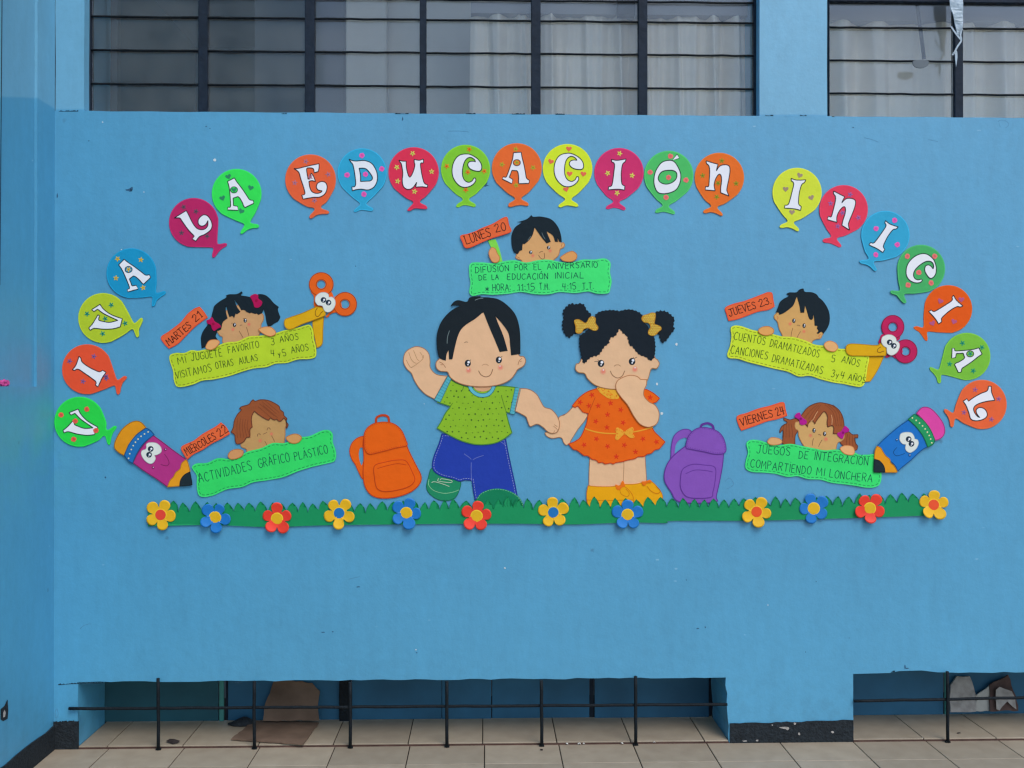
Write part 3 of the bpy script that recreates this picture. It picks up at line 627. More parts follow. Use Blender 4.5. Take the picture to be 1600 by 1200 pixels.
# glyph outlines, traced on one upright balloon each: (balloon index, points, holes)
BAL = [ # cx, cy, r, knot tip x, y, colour, letter, sticker kind, sticker colour, sticker points, label
 (124.5, 659, 39.0, 174.5, 680, (38, 200, 72), 'V', 'rose', (215, 90, 75), Z(60, 590, 6.384, [(485, 315), (230, 373), (373, 433), (577, 527), (358, 615)]), 'bright green balloon with a white V and coral roses at the lower left end'),
 (136.5, 577, 39, 190, 602, (238, 78, 48), 'I', 'flower', (118, 85, 140), Z(60, 440, 8, [(698, 935), (395, 995), (850, 1185)]) + Z(60, 590, 6.384, [(450, 38), (680, 8)]), 'red orange balloon with a white I just above the lowest green one, left'),
 (161.5, 497, 39, 218, 512, (165, 190, 45), 'V', 'flower', (15, 130, 115), Z(60, 440, 8, [(915, 293), (612, 405), (840, 465), (1090, 522), (808, 652)]), 'olive yellow balloon with a white V and teal flowers'),
 (205.8, 427, 39, 248, 467, (22, 138, 188), 'A', 'flower', (200, 170, 60), Z(60, 220, 5.333, [(663, 985), (857, 992), (755, 1073), (650, 1145)]) + Z(60, 440, 8, [(1312, 78)]), 'blue balloon with a white A and yellow flowers, left side of the arch'),
 (303, 348, 38.5, 343, 391, (172, 35, 95), 'L', 'flower', (90, 70, 90), Z(60, 220, 5.333, [(1212, 553), (1315, 590), (1195, 768), (1408, 795)]), 'crimson balloon with a white L and dark flowers'),
 (370, 303, 38.8, 390, 358, (50, 215, 85), 'A', 'heart', (45, 130, 95), Z(320, 220, 7.2727, [(270, 408), (525, 535), (335, 560), (203, 652), (418, 800)]), 'bright green balloon with a white A and dark green hearts'),
 (485.4, 281, 39.5, 499, 335, (252, 92, 55), 'E', 'flower', (165, 110, 135), Z(320, 220, 7.2727, [(1150, 237), (1403, 383), (1025, 480), (1248, 680), (1200, 415)]), 'orange balloon with a white E and mauve flowers'),
 (566, 270.5, 38.5, 568, 328, (45, 155, 200), 'D', 'rose', (240, 90, 175), Z(520, 210, 6.6667, [(305, 222), (150, 425), (512, 362), (343, 418), (325, 625)]), 'blue balloon with a white D and pink roses'),
 (646.4, 269.5, 39.3, 652, 325.5, (205, 48, 80), 'U', 'flower', (195, 200, 95), Z(520, 210, 6.6667, [(832, 200), (667, 345), (1030, 390), (677, 490), (853, 598)]), 'crimson red balloon with a white U and yellow flowers'),
 (727.5, 265, 38.5, 728, 321, (120, 190, 50), 'C', 'flower', (215, 110, 35), Z(520, 210, 6.6667, [(1422, 158), (1187, 333), (1407, 395), (1578, 385), (1385, 580)]), 'grass green balloon with a white C and orange flowers'),
 (807.5, 263, 39, 810, 320, (255, 100, 45), 'A', 'flower', (160, 160, 50), Z(750, 210, 6.4, [(357, 150), (220, 303), (368, 285), (530, 335), (360, 510)]), 'orange balloon with a white A at the top of the arch'),
 (886.7, 264, 38.7, 888, 321, (195, 218, 45), 'C', 'heart', (240, 105, 80), Z(750, 210, 6.4, [(888, 145), (708, 273), (895, 395), (1033, 397), (860, 550)]), 'yellow green balloon with a white C and coral hearts'),
 (967, 270, 38.5, 962, 325, (192, 48, 105), 'I', 'flower', (200, 205, 90), Z(750, 210, 6.4, [(1395, 193), (1275, 390), (1520, 413), (1370, 588)]), 'magenta balloon with a white I and yellow flowers'),
 (1044.7, 274.5, 38.6, 1039, 331, (72, 180, 100), 'O', 'rose', (245, 110, 110), Z(980, 220, 7.2727, [(490, 178), (258, 360), (468, 418), (667, 447), (440, 645)]), 'mid green balloon with a white accented O'),
 (1123.7, 277.5, 38.6, 1114, 332.5, (228, 105, 38), 'N', 'flower', (130, 140, 40), Z(980, 220, 7.2727, [(1073, 228), (855, 397), (1235, 487), (1030, 483), (1015, 640)]), 'burnt orange balloon with a white n and green flowers'),
 (1245, 301, 38.5, 1233, 356, (195, 212, 60), 'I', 'heart', (150, 135, 115), Z(1190, 240, 6.384, [(378, 218), (237, 355), (493, 440), (300, 585)]), 'yellow green balloon with a white I and grey hearts'),
 (1317.7, 327.5, 38, 1300, 380, (212, 58, 88), 'N', 'flower', (150, 95, 160), Z(1190, 240, 6.384, [(880, 410), (685, 498), (962, 640), (803, 593), (757, 725)]), 'crimson balloon with a white n and purple flowers'),
 (1383, 367.5, 38, 1356, 415, (48, 155, 200), 'I', 'rose', (240, 90, 175), Z(1190, 240, 6.384, [(1323, 668), (1138, 750), (1350, 910), (1135, 1010)]), 'blue balloon with a white I and pink roses'),
 (1438.8, 420, 37.5, 1403, 464, (65, 165, 98), 'C', 'rose', (225, 110, 110), Z(1380, 370, 8, [(297, 245), (640, 245), (440, 448), (593, 578), (305, 605)]), 'mid green balloon with a white C and coral roses'),
 (1481, 483, 37.3, 1439, 521, (212, 85, 20), 'I', 'heart', (170, 85, 130), Z(1380, 370, 8, [(710, 805), (970, 785), (612, 1080), (880, 1060)]), 'dark orange balloon with a white I and purple hearts'),
 (1510, 557, 37, 1461, 586, (112, 180, 60), 'A', 'flower', (25, 140, 115), Z(1400, 510, 7.06, [(727, 185), (942, 232), (812, 303), (588, 415), (848, 490)]), 'grass green balloon with a white A and teal flowers'),
 (1534, 632, 38.5, 1482, 653, (250, 95, 55), 'L', 'flower', (150, 90, 140), Z(1400, 510, 7.06, [(868, 698), (1128, 800), (745, 948), (1048, 1025)]), 'orange balloon with a white L and purple flowers at the lower right end'),
]
def frame(i):
    b = BAL[i]; d = Vector((b[3] - b[0], b[4] - b[1])).normalized()     # towards the knot = down
    return Vector((b[0], b[1])), Vector((d.y, -d.x)), d, b[2]              # centre, right, down, radius
def to_local(i, pts):
    c, r, d, rad = frame(i)
    return [(((p[0] - c.x) * r.x + (p[1] - c.y) * r.y) / rad, ((p[0] - c.x) * d.x + (p[1] - c.y) * d.y) / rad) + tuple(p[2:]) for p in pts]
def from_local(i, pts, rot=0, sc=1.0, dx=0, dy=0):
    c, r, d, rad = frame(i); cs, sn = math.cos(R(rot)), math.sin(R(rot)); o = []
    for p in pts:
        x, y = p[0] * sc, p[1] * sc; x, y = x * cs - y * sn + dx, x * sn + y * cs + dy
        o.append((c.x + (r.x * x + d.x * y) * rad, c.y + (r.y * x + d.y * y) * rad) + tuple(p[2:]))
    return o
GL = {}
GL['A'] = to_local(10, Z(750, 210, 6.4, [(335, 185, 1), (412, 180, 1), (420, 230), (440, 310), (455, 390), (465, 440), (495, 462, 1), (488, 492, 1), (390, 495, 1), (385, 470), (387, 440), (380, 385), (368, 365, 1), (318, 362, 1), (305, 400), (292, 430, 1), (328, 455, 1), (318, 495, 1), (222, 448, 1), (235, 425, 1), (258, 432), (275, 400), (300, 330), (325, 250)]))
GL['D'] = to_local(7, Z(520, 210, 6.6667, [(170, 260, 1), (205, 275), (250, 280), (330, 275), (400, 300), (440, 350), (465, 420), (462, 490), (430, 550), (370, 580), (300, 572), (240, 578), (205, 590, 1), (200, 548, 1), (230, 545), (240, 510), (235, 450), (225, 380), (210, 315), (190, 290)]))
GL['Dh'] = to_local(7, Z(520, 210, 6.6667, [(275, 355, 1), (340, 358), (385, 400), (415, 455), (395, 485), (340, 490), (290, 492, 1), (290, 430)]))
GL['U'] = to_local(8, Z(520, 210, 6.6667, [(690, 270, 1), (720, 280), (765, 282, 1), (768, 350), (785, 420), (805, 448), (835, 400), (855, 330), (850, 290), (848, 262, 1), (900, 272), (945, 258, 1), (945, 300, 1), (915, 305), (920, 370), (935, 450), (955, 510), (990, 530, 1), (985, 555, 1), (930, 548), (865, 552, 1), (875, 500, 1), (850, 540), (815, 570), (770, 572), (735, 540), (725, 480), (730, 400), (715, 310), (700, 290)]))
GL['C'] = to_local(11, Z(750, 210, 6.4, [(880, 190), (930, 200), (985, 230), (1025, 275), (1035, 320), (1020, 350), (970, 352), (920, 335), (893, 300), (905, 268), (940, 258), (968, 262, 1), (955, 240), (920, 222), (885, 232), (858, 270), (845, 340), (850, 410), (875, 455), (915, 472), (950, 455), (965, 425, 1), (982, 425, 1), (985, 455), (950, 500), (890, 525), (830, 515), (775, 465), (745, 400), (742, 320), (765, 250), (810, 205)]))
GL['I'] = to_local(12, Z(750, 210, 6.4, [(1312, 252, 1), (1370, 262), (1460, 248, 1), (1450, 275), (1425, 300), (1412, 370), (1412, 450), (1420, 500), (1447, 518, 1), (1445, 558, 1), (1380, 550), (1282, 555, 1), (1285, 525, 1), (1315, 515), (1328, 460), (1338, 380), (1345, 310), (1335, 285), (1318, 278, 1)]))
GL['O'] = to_local(13, Z(980, 220, 7.2727, [(470, 225), (530, 240), (575, 300), (605, 380), (600, 470), (560, 550), (490, 590), (400, 603), (340, 580), (305, 500), (305, 410), (330, 330), (390, 250)]))
GL['Oh'] = to_local(13, Z(980, 220, 7.2727, [(455, 338), (520, 340), (560, 370), (555, 430), (510, 475), (440, 495), (375, 475), (350, 430), (370, 375), (405, 348)]))
GL['Oa'] = to_local(13, Z(980, 220, 7.2727, [(565, 155, 1), (590, 200, 1), (510, 225, 1)]))
GL['N'] = to_local(14, Z(980, 220, 7.2727, [(895, 230, 1), (960, 250), (1030, 270, 1), (1015, 320), (1010, 345, 1), (1050, 290), (1110, 275), (1155, 290), (1165, 340), (1155, 420), (1135, 520), (1130, 570), (1155, 630, 1), (1060, 592, 1), (1060, 540), (1070, 450), (1060, 390), (1035, 385), (1000, 440), (985, 510), (998, 570, 1), (885, 560, 1), (890, 520, 1), (922, 520), (930, 450), (935, 340), (925, 285), (900, 260)]))
GL['E'] = to_local(6, Z(320, 220, 7.2727, [(1015, 318, 1), (1060, 318), (1150, 295), (1300, 262, 1), (1300, 310), (1290, 352, 1), (1245, 365, 1), (1235, 320), (1190, 310), (1160, 320), (1165, 380), (1175, 440, 1), (1195, 425), (1210, 370, 1), (1235, 400), (1260, 465, 1), (1215, 455), (1185, 465, 1), (1195, 530), (1220, 580), (1270, 600), (1320, 590), (1335, 570, 1), (1290, 560), (1270, 525), (1285, 485), (1330, 465), (1375, 480), (1392, 530), (1370, 600), (1310, 640), (1230, 645), (1120, 665, 1), (1105, 620, 1), (1140, 605), (1125, 530), (1095, 440), (1075, 370), (1050, 340)]))
GL['L'] = to_local(21, Z(1400, 510, 7.06, [(1045, 660, 1), (1050, 730), (1085, 815, 1), (1000, 825), (910, 850), (855, 890), (855, 940), (890, 990), (918, 1005, 1), (885, 960), (880, 920), (915, 895), (970, 910), (1000, 960), (990, 1000), (940, 1030), (870, 1040), (820, 1020), (800, 960), (770, 880), (735, 825, 1), (775, 798, 1), (795, 825, 1), (850, 785), (930, 740), (1000, 710), (1015, 660, 1)]))
GL['V'] = to_local(2, Z(60, 440, 8, [(775, 285, 1), (820, 345), (900, 405), (980, 440), (1055, 465, 1), (1030, 565, 1), (940, 590), (820, 595), (720, 585), (685, 590), (655, 610, 1), (635, 580, 1), (680, 530), (730, 450), (748, 415, 1), (770, 430, 1), (760, 480), (820, 500), (900, 510), (1000, 485, 1), (900, 440), (820, 400), (745, 345, 1), (700, 375, 1), (670, 350, 1), (720, 320)]))
# small corrections per balloon: rotation (deg), scale, shift
ADJ = {0: (2, 1.0, -0.05, 0.0), 1: (8, 1.0, .02, .03), 3: (2, 1.0, -.02, .03), 4: (-8, .95, 0.0, 0.02), 5: (-6, 1.0, 0, .02), 9: (4, 1, 0, 0), 16: (2, 1.02, .0, .02), 17: (4, .98, 0.02, 0), 18: (8, .98, -.03, -.03), 19: (8, 1.0, 0, 0), 20: (4, .98, 0, 0)}
M_white = mat(C(222, 222, 236, 1.0), 0.75, 0.03, 12, 0.08, 0.2, key='white_letter_paper')
M_black = ink(24, 34, 44); M_penline = ink(36, 44, 58)
def mini(kind, x, y, s, rot):
    o = []; cs, sn = math.cos(rot), math.sin(rot)
    if kind == 'heart':
        for i in range(18):
            t = 2 * math.pi * i / 18; a = 16 * math.sin(t) ** 3 / 16; b = -(13 * math.cos(t) - 5 * math.cos(2 * t) - 2 * math.cos(3 * t) - math.cos(4 * t)) / 16
            o.append((a * s, b * s))
    elif kind == 'flower':
        for i in range(30):
            t = 2 * math.pi * i / 30; r_ = s * (0.72 + 0.34 * math.cos(5 * t)); o.append((r_ * math.cos(t), r_ * math.sin(t)))
    else:
        for i in range(16):
            t = 2 * math.pi * i / 16; r_ = s * (0.9 + random.uniform(-.1, .1)); o.append((r_ * math.cos(t), r_ * math.sin(t)))
    return [(x + a * cs - b * sn, y + a * sn + b * cs) for a, b in o]
for i, b in enumerate(BAL):
    c, r, d, rad = frame(i); tip = (Vector((b[3], b[4])) - c).length / rad
    t = thing('balloon_cutout', b[10], 'balloon', b[0], b[1], G_BAL, rot=(R(random.uniform(-.7, .7)), 0, R(random.uniform(-.7, .7))))
    out = []
    a0 = 52                                        # degrees off the knot axis where the round body ends
    for k in range(25):
        a = R(a0 + (360 - 2 * a0) * k / 24); out.append((math.sin(a), math.cos(a)))
    j = lambda: random.uniform(-.02, .02)
    nk = [(-0.42 + j(), 0.99, ), (-0.17, tip - 0.30), (-0.15, tip - 0.20, ), (-0.36 + j(), tip - 0.05 + j()), (-0.40, tip + 0.05 + j()), (-0.30, tip + 0.08), (-0.1, tip + 0.02 + j()), (0.12, tip + 0.03 + j()), (0.32, tip + 0.07), (0.40, tip + 0.03 + j()), (0.36 + j(), tip - 0.06), (0.15, tip - 0.20), (0.17, tip - 0.30), (0.42 + j(), 0.99)]
    pts = from_local(i, out + nk)
    m = foam(*b[5])
    sheet('foam_balloon', t, pts, m, 2.5, 5.0, bevel=0.7)
    rim('cut_edge', t, pts, 0.9, foam(*[min(255, int(v * 1.08 + 10)) for v in b[5]]), 5.25, inset=1.1)
    rot, sc, dx, dy = ADJ.get(i, (0, 1, 0, 0))
    gl = from_local(i, GL[b[6]], rot, sc, dx, dy)
    if i == 4: gl = Z(60, 220, 5.333, [(1135, 645, 1), (1175, 620), (1235, 583, 1), (1255, 620), (1290, 690), (1330, 735), (1380, 740), (1412, 712), (1415, 665, 1), (1395, 700), (1360, 712), (1335, 690), (1340, 650), (1380, 618), (1420, 635), (1448, 690), (1440, 740), (1390, 780), (1345, 800), (1315, 838, 1), (1285, 820, 1), (1302, 795, 1), (1250, 740), (1200, 670), (1180, 645)])
    holes = []
    if b[6] == 'D': holes = [from_local(i, GL['Dh'], rot, sc, dx, dy)]
    if b[6] == 'O': holes = [from_local(i, GL['Oh'], rot, sc, dx, dy)]
    sm = smooth(gl); ol = offset(sm, -0.8)
    le = sheet('letter', t, gl, M_white, 5.0, 6.0, holes=holes, bevel=0.2)
    lo = flatgroup('outline', le, ribbon(sm, 1.35, False, True) + sum([ribbon(smooth(h), 1.35, False, True) for h in holes], []), M_black, 6.3)
    if b[6] == 'O':
        ac = from_local(i, GL['Oa']); sheet('accent', t, ac, M_white, 5.3, 6.2, bevel=0.1); flatgroup('outline', t, ribbon([p[:2] for p in ac], 0.9, False, True), M_black, 6.5)
    ms = foam(*b[8])
    for k, (x, y) in enumerate(b[9]):
        on_letter = inside((x, y), sm) and not any(inside((x, y), smooth(h)) for h in holes)
        s = 4.2 if b[7] == 'flower' else 4.6
        if b[6] == 'A' and on_letter:
            rg = sheet('letter_hole', t, ell(x, y, 5.6, 4.8), foam(*b[5]), 6.4, 6.6, soft=False, bevel=0.1); flatgroup('outline', rg, ribbon(ell(x, y, 5.6, 4.8), 1.1, False, True), M_black, 6.9)
            s = 4.2
        st = sheet('%s_sticker' % b[7], t, mini(b[7], x, y, s, random.uniform(-.5, .5) if b[7] == 'heart' else random.uniform(0, 6)), ms, 6.5 if on_letter else 5.0, 7.0 if on_letter else 6.0, soft=False, bevel=0.15)
        if b[7] == 'flower': flatgroup('dot', st, [ell(x, y, 1.0, n=8)], foam(*[int(v * .75) for v in b[8]]), 7.3 if on_letter else 6.4)
        if b[7] == 'rose': flatgroup('swirl', st, ribbon([(x - 1.6, y), (x, y - 1.7), (x + 1.6, y), (x, y + 1.6), (x - .5, y)], 0.6), foam(*[int(v * .8) for v in b[8]]), 7.3 if on_letter else 6.4)

# ------------------------------------------------------------------ handwriting
F = {
 'A': [[(0, 0), (.32, 1), (.64, 0)], [(.12, .38), (.52, .38)]], 'B': [[(0, 0), (0, 1), (.4, .95), (.4, .6), (0, .52), (.5, .45), (.48, .05), (0, 0)]],
 'C': [[(.55, .85), (.35, 1), (.1, .85), (0, .5), (.1, .12), (.35, 0), (.56, .16)]], 'D': [[(.05, 0), (.05, 1)], [(0, 1), (.35, .93), (.58, .6), (.55, .3), (.32, .04), (0, 0)]],
 'E': [[(.5, 1), (.03, 1), (.03, 0), (.52, 0)], [(.03, .52), (.42, .52)]], 'F': [[(.5, 1), (.03, 1), (.03, 0)], [(.03, .52), (.42, .52)]],
 'G': [[(.55, .85), (.35, 1), (.1, .85), (0, .5), (.1, .12), (.35, 0), (.58, .12), (.58, .45), (.32, .45)]], 'H': [[(0, 0), (0, 1)], [(.52, 0), (.52, 1)], [(0, .5), (.52, .5)]],
 'I': [[(.05, 0), (.05, 1)]], 'J': [[(.42, 1), (.42, .25), (.3, .02), (.1, .02), (0, .2)], [(.15, 1), (.6, 1)]], 'L': [[(0, 1), (0, 0), (.48, 0)]],
 'M': [[(0, 0), (.04, 1), (.32, .35), (.6, 1), (.66, 0)]], 'N': [[(0, 0), (0, 1), (.52, 0), (.52, 1)]], 'O': [[(.28, 1), (.06, .8), (0, .45), (.1, .1), (.3, 0), (.5, .14), (.58, .5), (.5, .85), (.28, 1)]],
 'P': [[(0, 0), (0, 1), (.38, .97), (.52, .76), (.4, .54), (0, .48)]], 'Q': [[(.28, 1), (0, .5), (.3, 0), (.58, .5), (.28, 1)]],
 'R': [[(0, 0), (0, 1), (.38, .97), (.52, .76), (.4, .54), (0, .48)], [(.22, .5), (.55, 0)]], 'S': [[(.5, .85), (.32, 1), (.08, .92), (.04, .7), (.25, .54), (.46, .36), (.48, .14), (.28, 0), (.02, .12)]],
 'T': [[(0, 1), (.6, 1)], [(.3, 1), (.3, 0)]], 'U': [[(0, 1), (0, .25), (.12, .03), (.36, .03), (.5, .25), (.5, 1)]], 'V': [[(0, 1), (.28, 0), (.56, 1)]], 'Z': [[(0, 1), (.5, 1), (0, 0), (.55, 0)]],
 'y': [[(0, .55), (.17, .2)], [(.36, .6), (.1, -.2)]], '1': [[(0, .75), (.2, 1), (.2, 0)]], '2': [[(.02, .78), (.18, 1), (.42, .92), (.44, .65), (0, 0), (.52, .02)]],
 '3': [[(.02, .88), (.22, 1), (.42, .85), (.36, .6), (.18, .54), (.42, .45), (.46, .18), (.25, 0), (0, .12)]], '4': [[(.08, 1), (0, .42), (.5, .42)], [(.4, .95), (.36, 0)]],
 '5': [[(.48, 1), (.08, 1), (.05, .55), (.28, .6), (.48, .4), (.44, .1), (.2, 0), (0, .1)]], '0': [[(.25, 1), (.04, .75), (0, .4), (.1, .08), (.28, 0), (.46, .2), (.5, .6), (.4, .92), (.25, 1)]],
 '*': [[(.35, .05), (.35, .75)], [(.05, .2), (.65, .6)], [(.05, .6), (.65, .2)]], ':': [[(.0, .12), (.14, .12)], [(.0, .62), (.14, .62)]], '.': [[(0, .03), (.14, .03)]],
}
SH = set('ABDEFHIJLMNTUVZRPy124')      # glyphs kept angular
WID = {k: max(p[0] for s in v for p in s) for k, v in F.items()}
CUR = {}
def write(parent, text, p0, p1, h, m, z, wd=1.0, curly=False, name='lettering'):
    """handwritten word whose baseline runs from p0 to p1 (photograph pixels), capitals h high"""
    seq = []; acc = []
    for ch in text:
        if ch == 'Ó': seq.append('O'); acc.append('a')
        elif ch == 'Á': seq.append('A'); acc.append('a')
        elif ch == 'É': seq.append('E'); acc.append('a')
        elif ch == 'Ñ': seq.append('N'); acc.append('t')
        elif ch == 'i': seq.append('I'); acc.append('d')
        else: seq.append(ch); acc.append('')
    gap = 0.24; tot = sum(WID[c] if c != 'y' else .36 for c in seq) + gap * (len(seq) - 1)
    d = Vector((p1[0] - p0[0], p1[1] - p0[1])); length = d.length; d.normalize(); up = Vector((d.y, -d.x))
    sx = length / max(tot, .1) if len(seq) > 1 else h * 0.95
    x = 0; ps = []
    for c, a in zip(seq, acc):
        jy = random.uniform(-.04, .04); js = random.uniform(.95, 1.05); sl = random.uniform(-.03, .05)
        def q(p): return (p0[0] + d.x * (x + p[0] + sl * p[1]) * sx + up.x * (p[1] * js + jy) * h, p0[1] + d.y * (x + p[0] + sl * p[1]) * sx + up.y * (p[1] * js + jy) * h)
        for s in F[c]:
            pl = [q(p) for p in s]
            if len(pl) == 2 and math.hypot(pl[0][0] - pl[1][0], pl[0][1] - pl[1][1]) < wd: pl[1] = (pl[0][0] + d.x * wd, pl[0][1] + d.y * wd)
            if c in SH: pl = [p + (1,) if 0 < k < len(pl) - 1 and c not in 'JU' else p for k, p in enumerate(pl)]
            ps += ribbon(pl, wd)
            if curly and c not in '.0':
                for e, sg in ((s[0], 1), (s[-1], -1)):
                    k = [(e[0] - .12, e[1] + .01 * sg), (e[0] + .12, e[1] - .01 * sg)]
                    ps += ribbon([q(p) for p in k], wd * .8)
        if a == 'a': ps += ribbon([q((.26, 1.12)), q((.42, 1.3))], wd)
        if a == 't': ps += ribbon([q((.05, 1.13)), q((.2, 1.2)), q((.35, 1.13)), q((.5, 1.2))], wd)
        if a == 'd': ps += ribbon([q((.03, 1.18)), q((.1, 1.2))], wd)
        x += (WID[c] if c != 'y' else .36) + gap
    return flatgroup(name, parent, ps, m, z)

M_gtext = ink(8, 72, 68); M_otext = ink(45, 78, 25); M_tagtext = ink(38, 12, 16)
GR_B = 'activity banners held by the children'; GR_T = 'orange day tags'; GR_K = 'children peeking over banners'; GR_P = 'school tool cutouts with faces'
def banner(label, pts, col, words, tcol, dash, z0=4.5, z1=7.0, wd=1.0):
    cx = sum(p[0] for p in pts) / len(pts); cy = sum(p[1] for p in pts) / len(pts)
    t = thing('banner_sign', label, 'banner', cx, cy, GR_B); ph = cx
    WARPS[t.name] = lambda x, z: 1.1 * math.sin(x * 27 + z * 9 + ph) + 0.7 * math.sin(x * 61 - z * 23 + ph * 2) + 0.5 * math.sin(z * 48 + ph)
    sheet('banner_panel', t, pts, foam(*col), z0, z1, bevel=0.8)
    rim('pale_edge', t, pts, 0.9, foam(*[min(255, int(v * 1.12 + 18)) for v in col]), z1 + .3, inset=0.9)
    dashes('stitching', t, pts, 3.2, 4.2, 2.6, 0.8, dash, z1 + .3)
    for wtx, p0, p1, h in words: write(t, wtx, p0, p1, h, tcol, z1 + .4, wd)
    return t
def daytag(label, pts, words, z0=2.5, z1=4.5):
    cx = sum(p[0] for p in pts) / len(pts); cy = sum(p[1] for p in pts) / len(pts)
    t = thing('day_tag', label, 'tag', cx, cy, GR_T)
    sheet('tag_panel', t, pts, foam(245, 98, 55), z0, z1, bevel=0.6)
    rim('shaded_edge', t, pts, 1.4, foam(222, 78, 50), z1 + .3, inset=0.8)
    for wtx, p0, p1, h in words: write(t, wtx, p0, p1, h, M_tagtext, z1 + .4, 1.15, True)
    return t
def zw(ox, oy, s, words):
    return [(w_, (ox + a / s, oy + b_ / s), (ox + c_ / s, oy + d_ / s), h / s) for w_, a, b_, c_, d_, h in words]
def E3(p): return p
banner('green banner of the Monday notice under the black haired boy, top centre', Z(700, 320, 5.714, [(200, 525), (300, 515), (400, 522), (520, 500), (600, 495), (700, 515), (800, 495), (900, 490), (1000, 510), (1100, 515), (1200, 490), (1300, 490), (1400, 480), (1450, 520), (1445, 600), (1460, 680), (1450, 740), (1430, 790), (1330, 795), (1250, 775), (1130, 790), (1000, 780), (900, 800), (780, 800), (650, 780), (540, 795), (400, 805), (300, 800), (220, 815), (190, 780), (200, 700), (190, 620)]), (62, 215, 115),
  zw(700, 320, 5.714, [('DIFUSIÓN', 243, 610, 543, 594, 55), ('POR', 597, 588, 708, 583, 56), ('EL', 765, 583, 832, 581, 52), ('ANIVERSARIO', 885, 578, 1335, 560, 54), ('DE', 275, 676, 345, 672, 48), ('LA', 392, 671, 452, 668, 46), ('EDUCACIÓN', 528, 670, 890, 664, 54), ('INICIAL', 955, 660, 1210, 656, 54), ('*', 330, 775, 365, 775, 60), ('HORA:', 400, 770, 560, 765, 62), ('11:15', 625, 768, 770, 762, 60), ('T.M.', 818, 762, 905, 757, 58), ('4:15', 1022, 758, 1140, 755, 58), ('T.T.', 1200, 755, 1300, 750, 55)]), M_gtext, ink(25, 120, 75))
banner('yellow green banner of the Tuesday notice below the girl with black pigtails', Z(240, 410, 4.706, [(125, 680), (170, 665), (230, 665), (280, 645), (330, 650), (380, 640), (420, 640), (500, 600), (560, 585), (620, 580), (700, 545), (760, 540), (860, 530), (900, 520), (960, 500), (1060, 480), (1110, 465), (1150, 460), (1175, 500), (1180, 560), (1195, 620), (1195, 690), (1150, 710), (1060, 715), (980, 740), (900, 745), (830, 770), (740, 780), (650, 805), (560, 835), (450, 860), (360, 870), (300, 895), (220, 915), (170, 910), (150, 860), (145, 800), (120, 720)]), (170, 200, 45),
  zw(240, 410, 4.706, [('MI', 185, 752, 243, 738, 50), ('JUGUETE', 283, 725, 508, 690, 52), ('FAVORITO', 552, 668, 780, 628, 50), ('3', 868, 608, 900, 605, 50), ('AÑOS', 932, 590, 1068, 568, 48), ('VISITAMOS', 170, 858, 430, 800, 56), ('OTRAS', 462, 782, 590, 760, 50), ('AULAS', 635, 750, 770, 722, 50), ('4', 870, 695, 900, 690, 50), ('y', 920, 696, 942, 692, 48), ('5', 955, 690, 988, 682, 50), ('AÑOS', 1018, 670, 1143, 645, 50)]), M_otext, ink(110, 100, 30))
banner('green banner of the Wednesday notice beside the magenta pencil, lower left', Z(170, 610, 4.2105, [(550, 500), (580, 480), (650, 475), (720, 445), (800, 450), (860, 430), (920, 400), (1000, 380), (1080, 345), (1160, 345), (1240, 310), (1320, 300), (1400, 265), (1450, 262), (1475, 290), (1475, 340), (1495, 400), (1490, 460), (1440, 480), (1350, 500), (1250, 530), (1150, 570), (1050, 590), (950, 605), (880, 635), (780, 650), (690, 690), (620, 700), (590, 680), (580, 620), (580, 560), (555, 520)]), (48, 205, 100),
  zw(170, 610, 4.2105, [('ACTIVIDADES', 600, 608, 945, 522, 62), ('GRÁFICO', 990, 510, 1195, 468, 60), ('PLÁSTICO', 1228, 460, 1445, 412, 56)]), M_gtext, ink(20, 105, 70))
banner('yellow green banner of the Thursday notice under the boy at the right', Z(1120, 430, 4.706, [(100, 390), (130, 370), (180, 375), (250, 400), (300, 410), (400, 430), (480, 450), (560, 455), (650, 480), (720, 510), (820, 520), (900, 540), (1000, 545), (1100, 590), (1118, 610), (1105, 680), (1090, 780), (1060, 820), (1000, 815), (930, 800), (860, 790), (760, 765), (680, 740), (600, 745), (520, 710), (430, 690), (330, 665), (230, 640), (150, 615), (90, 610), (75, 580), (95, 520), (105, 450)]), (185, 212, 50),
  zw(1120, 430, 4.706, [('CUENTOS', 122, 472, 350, 515, 58), ('DRAMATIZADOS', 385, 522, 745, 608, 56), ('5', 838, 635, 872, 640, 52), ('ANOS', 912, 642, 1040, 674, 52), ('CANCIONES', 98, 575, 368, 618, 58), ('DRAMATIZADAS', 400, 635, 770, 727, 56), ('3', 835, 745, 868, 752, 52), ('y', 872, 752, 895, 756, 48), ('4', 905, 758, 940, 765, 52), ('AÑOS', 960, 768, 1085, 792, 46)]), M_otext, ink(120, 110, 30))
banner('green banner of the Friday notice beside the blue pencil, lower right', Z(1140, 610, 4.444, [(115, 370), (140, 345), (200, 345), (250, 360), (330, 380), (420, 370), (500, 385), (580, 400), (660, 415), (740, 410), (860, 430), (900, 445), (960, 445), (1010, 450), (1050, 560), (1045, 640), (1010, 670), (950, 675), (860, 660), (780, 650), (700, 640), (630, 620), (540, 615), (470, 595), (400, 600), (320, 580), (230, 570), (150, 565), (110, 540), (110, 490), (125, 430)]), (52, 208, 108),
  zw(1140, 610, 4.444, [('JUEGOS', 185, 435, 413, 450, 56), ('DE', 475, 470, 540, 477, 52), ('iNTEGRACIÓN', 585, 480, 955, 522, 56), ('COMPARTiENDO', 142, 532, 560, 584, 56), ('MI', 600, 588, 653, 595, 54), ('LONCHERA', 690, 602, 985, 638, 56)]), M_gtext, ink(25, 105, 75))
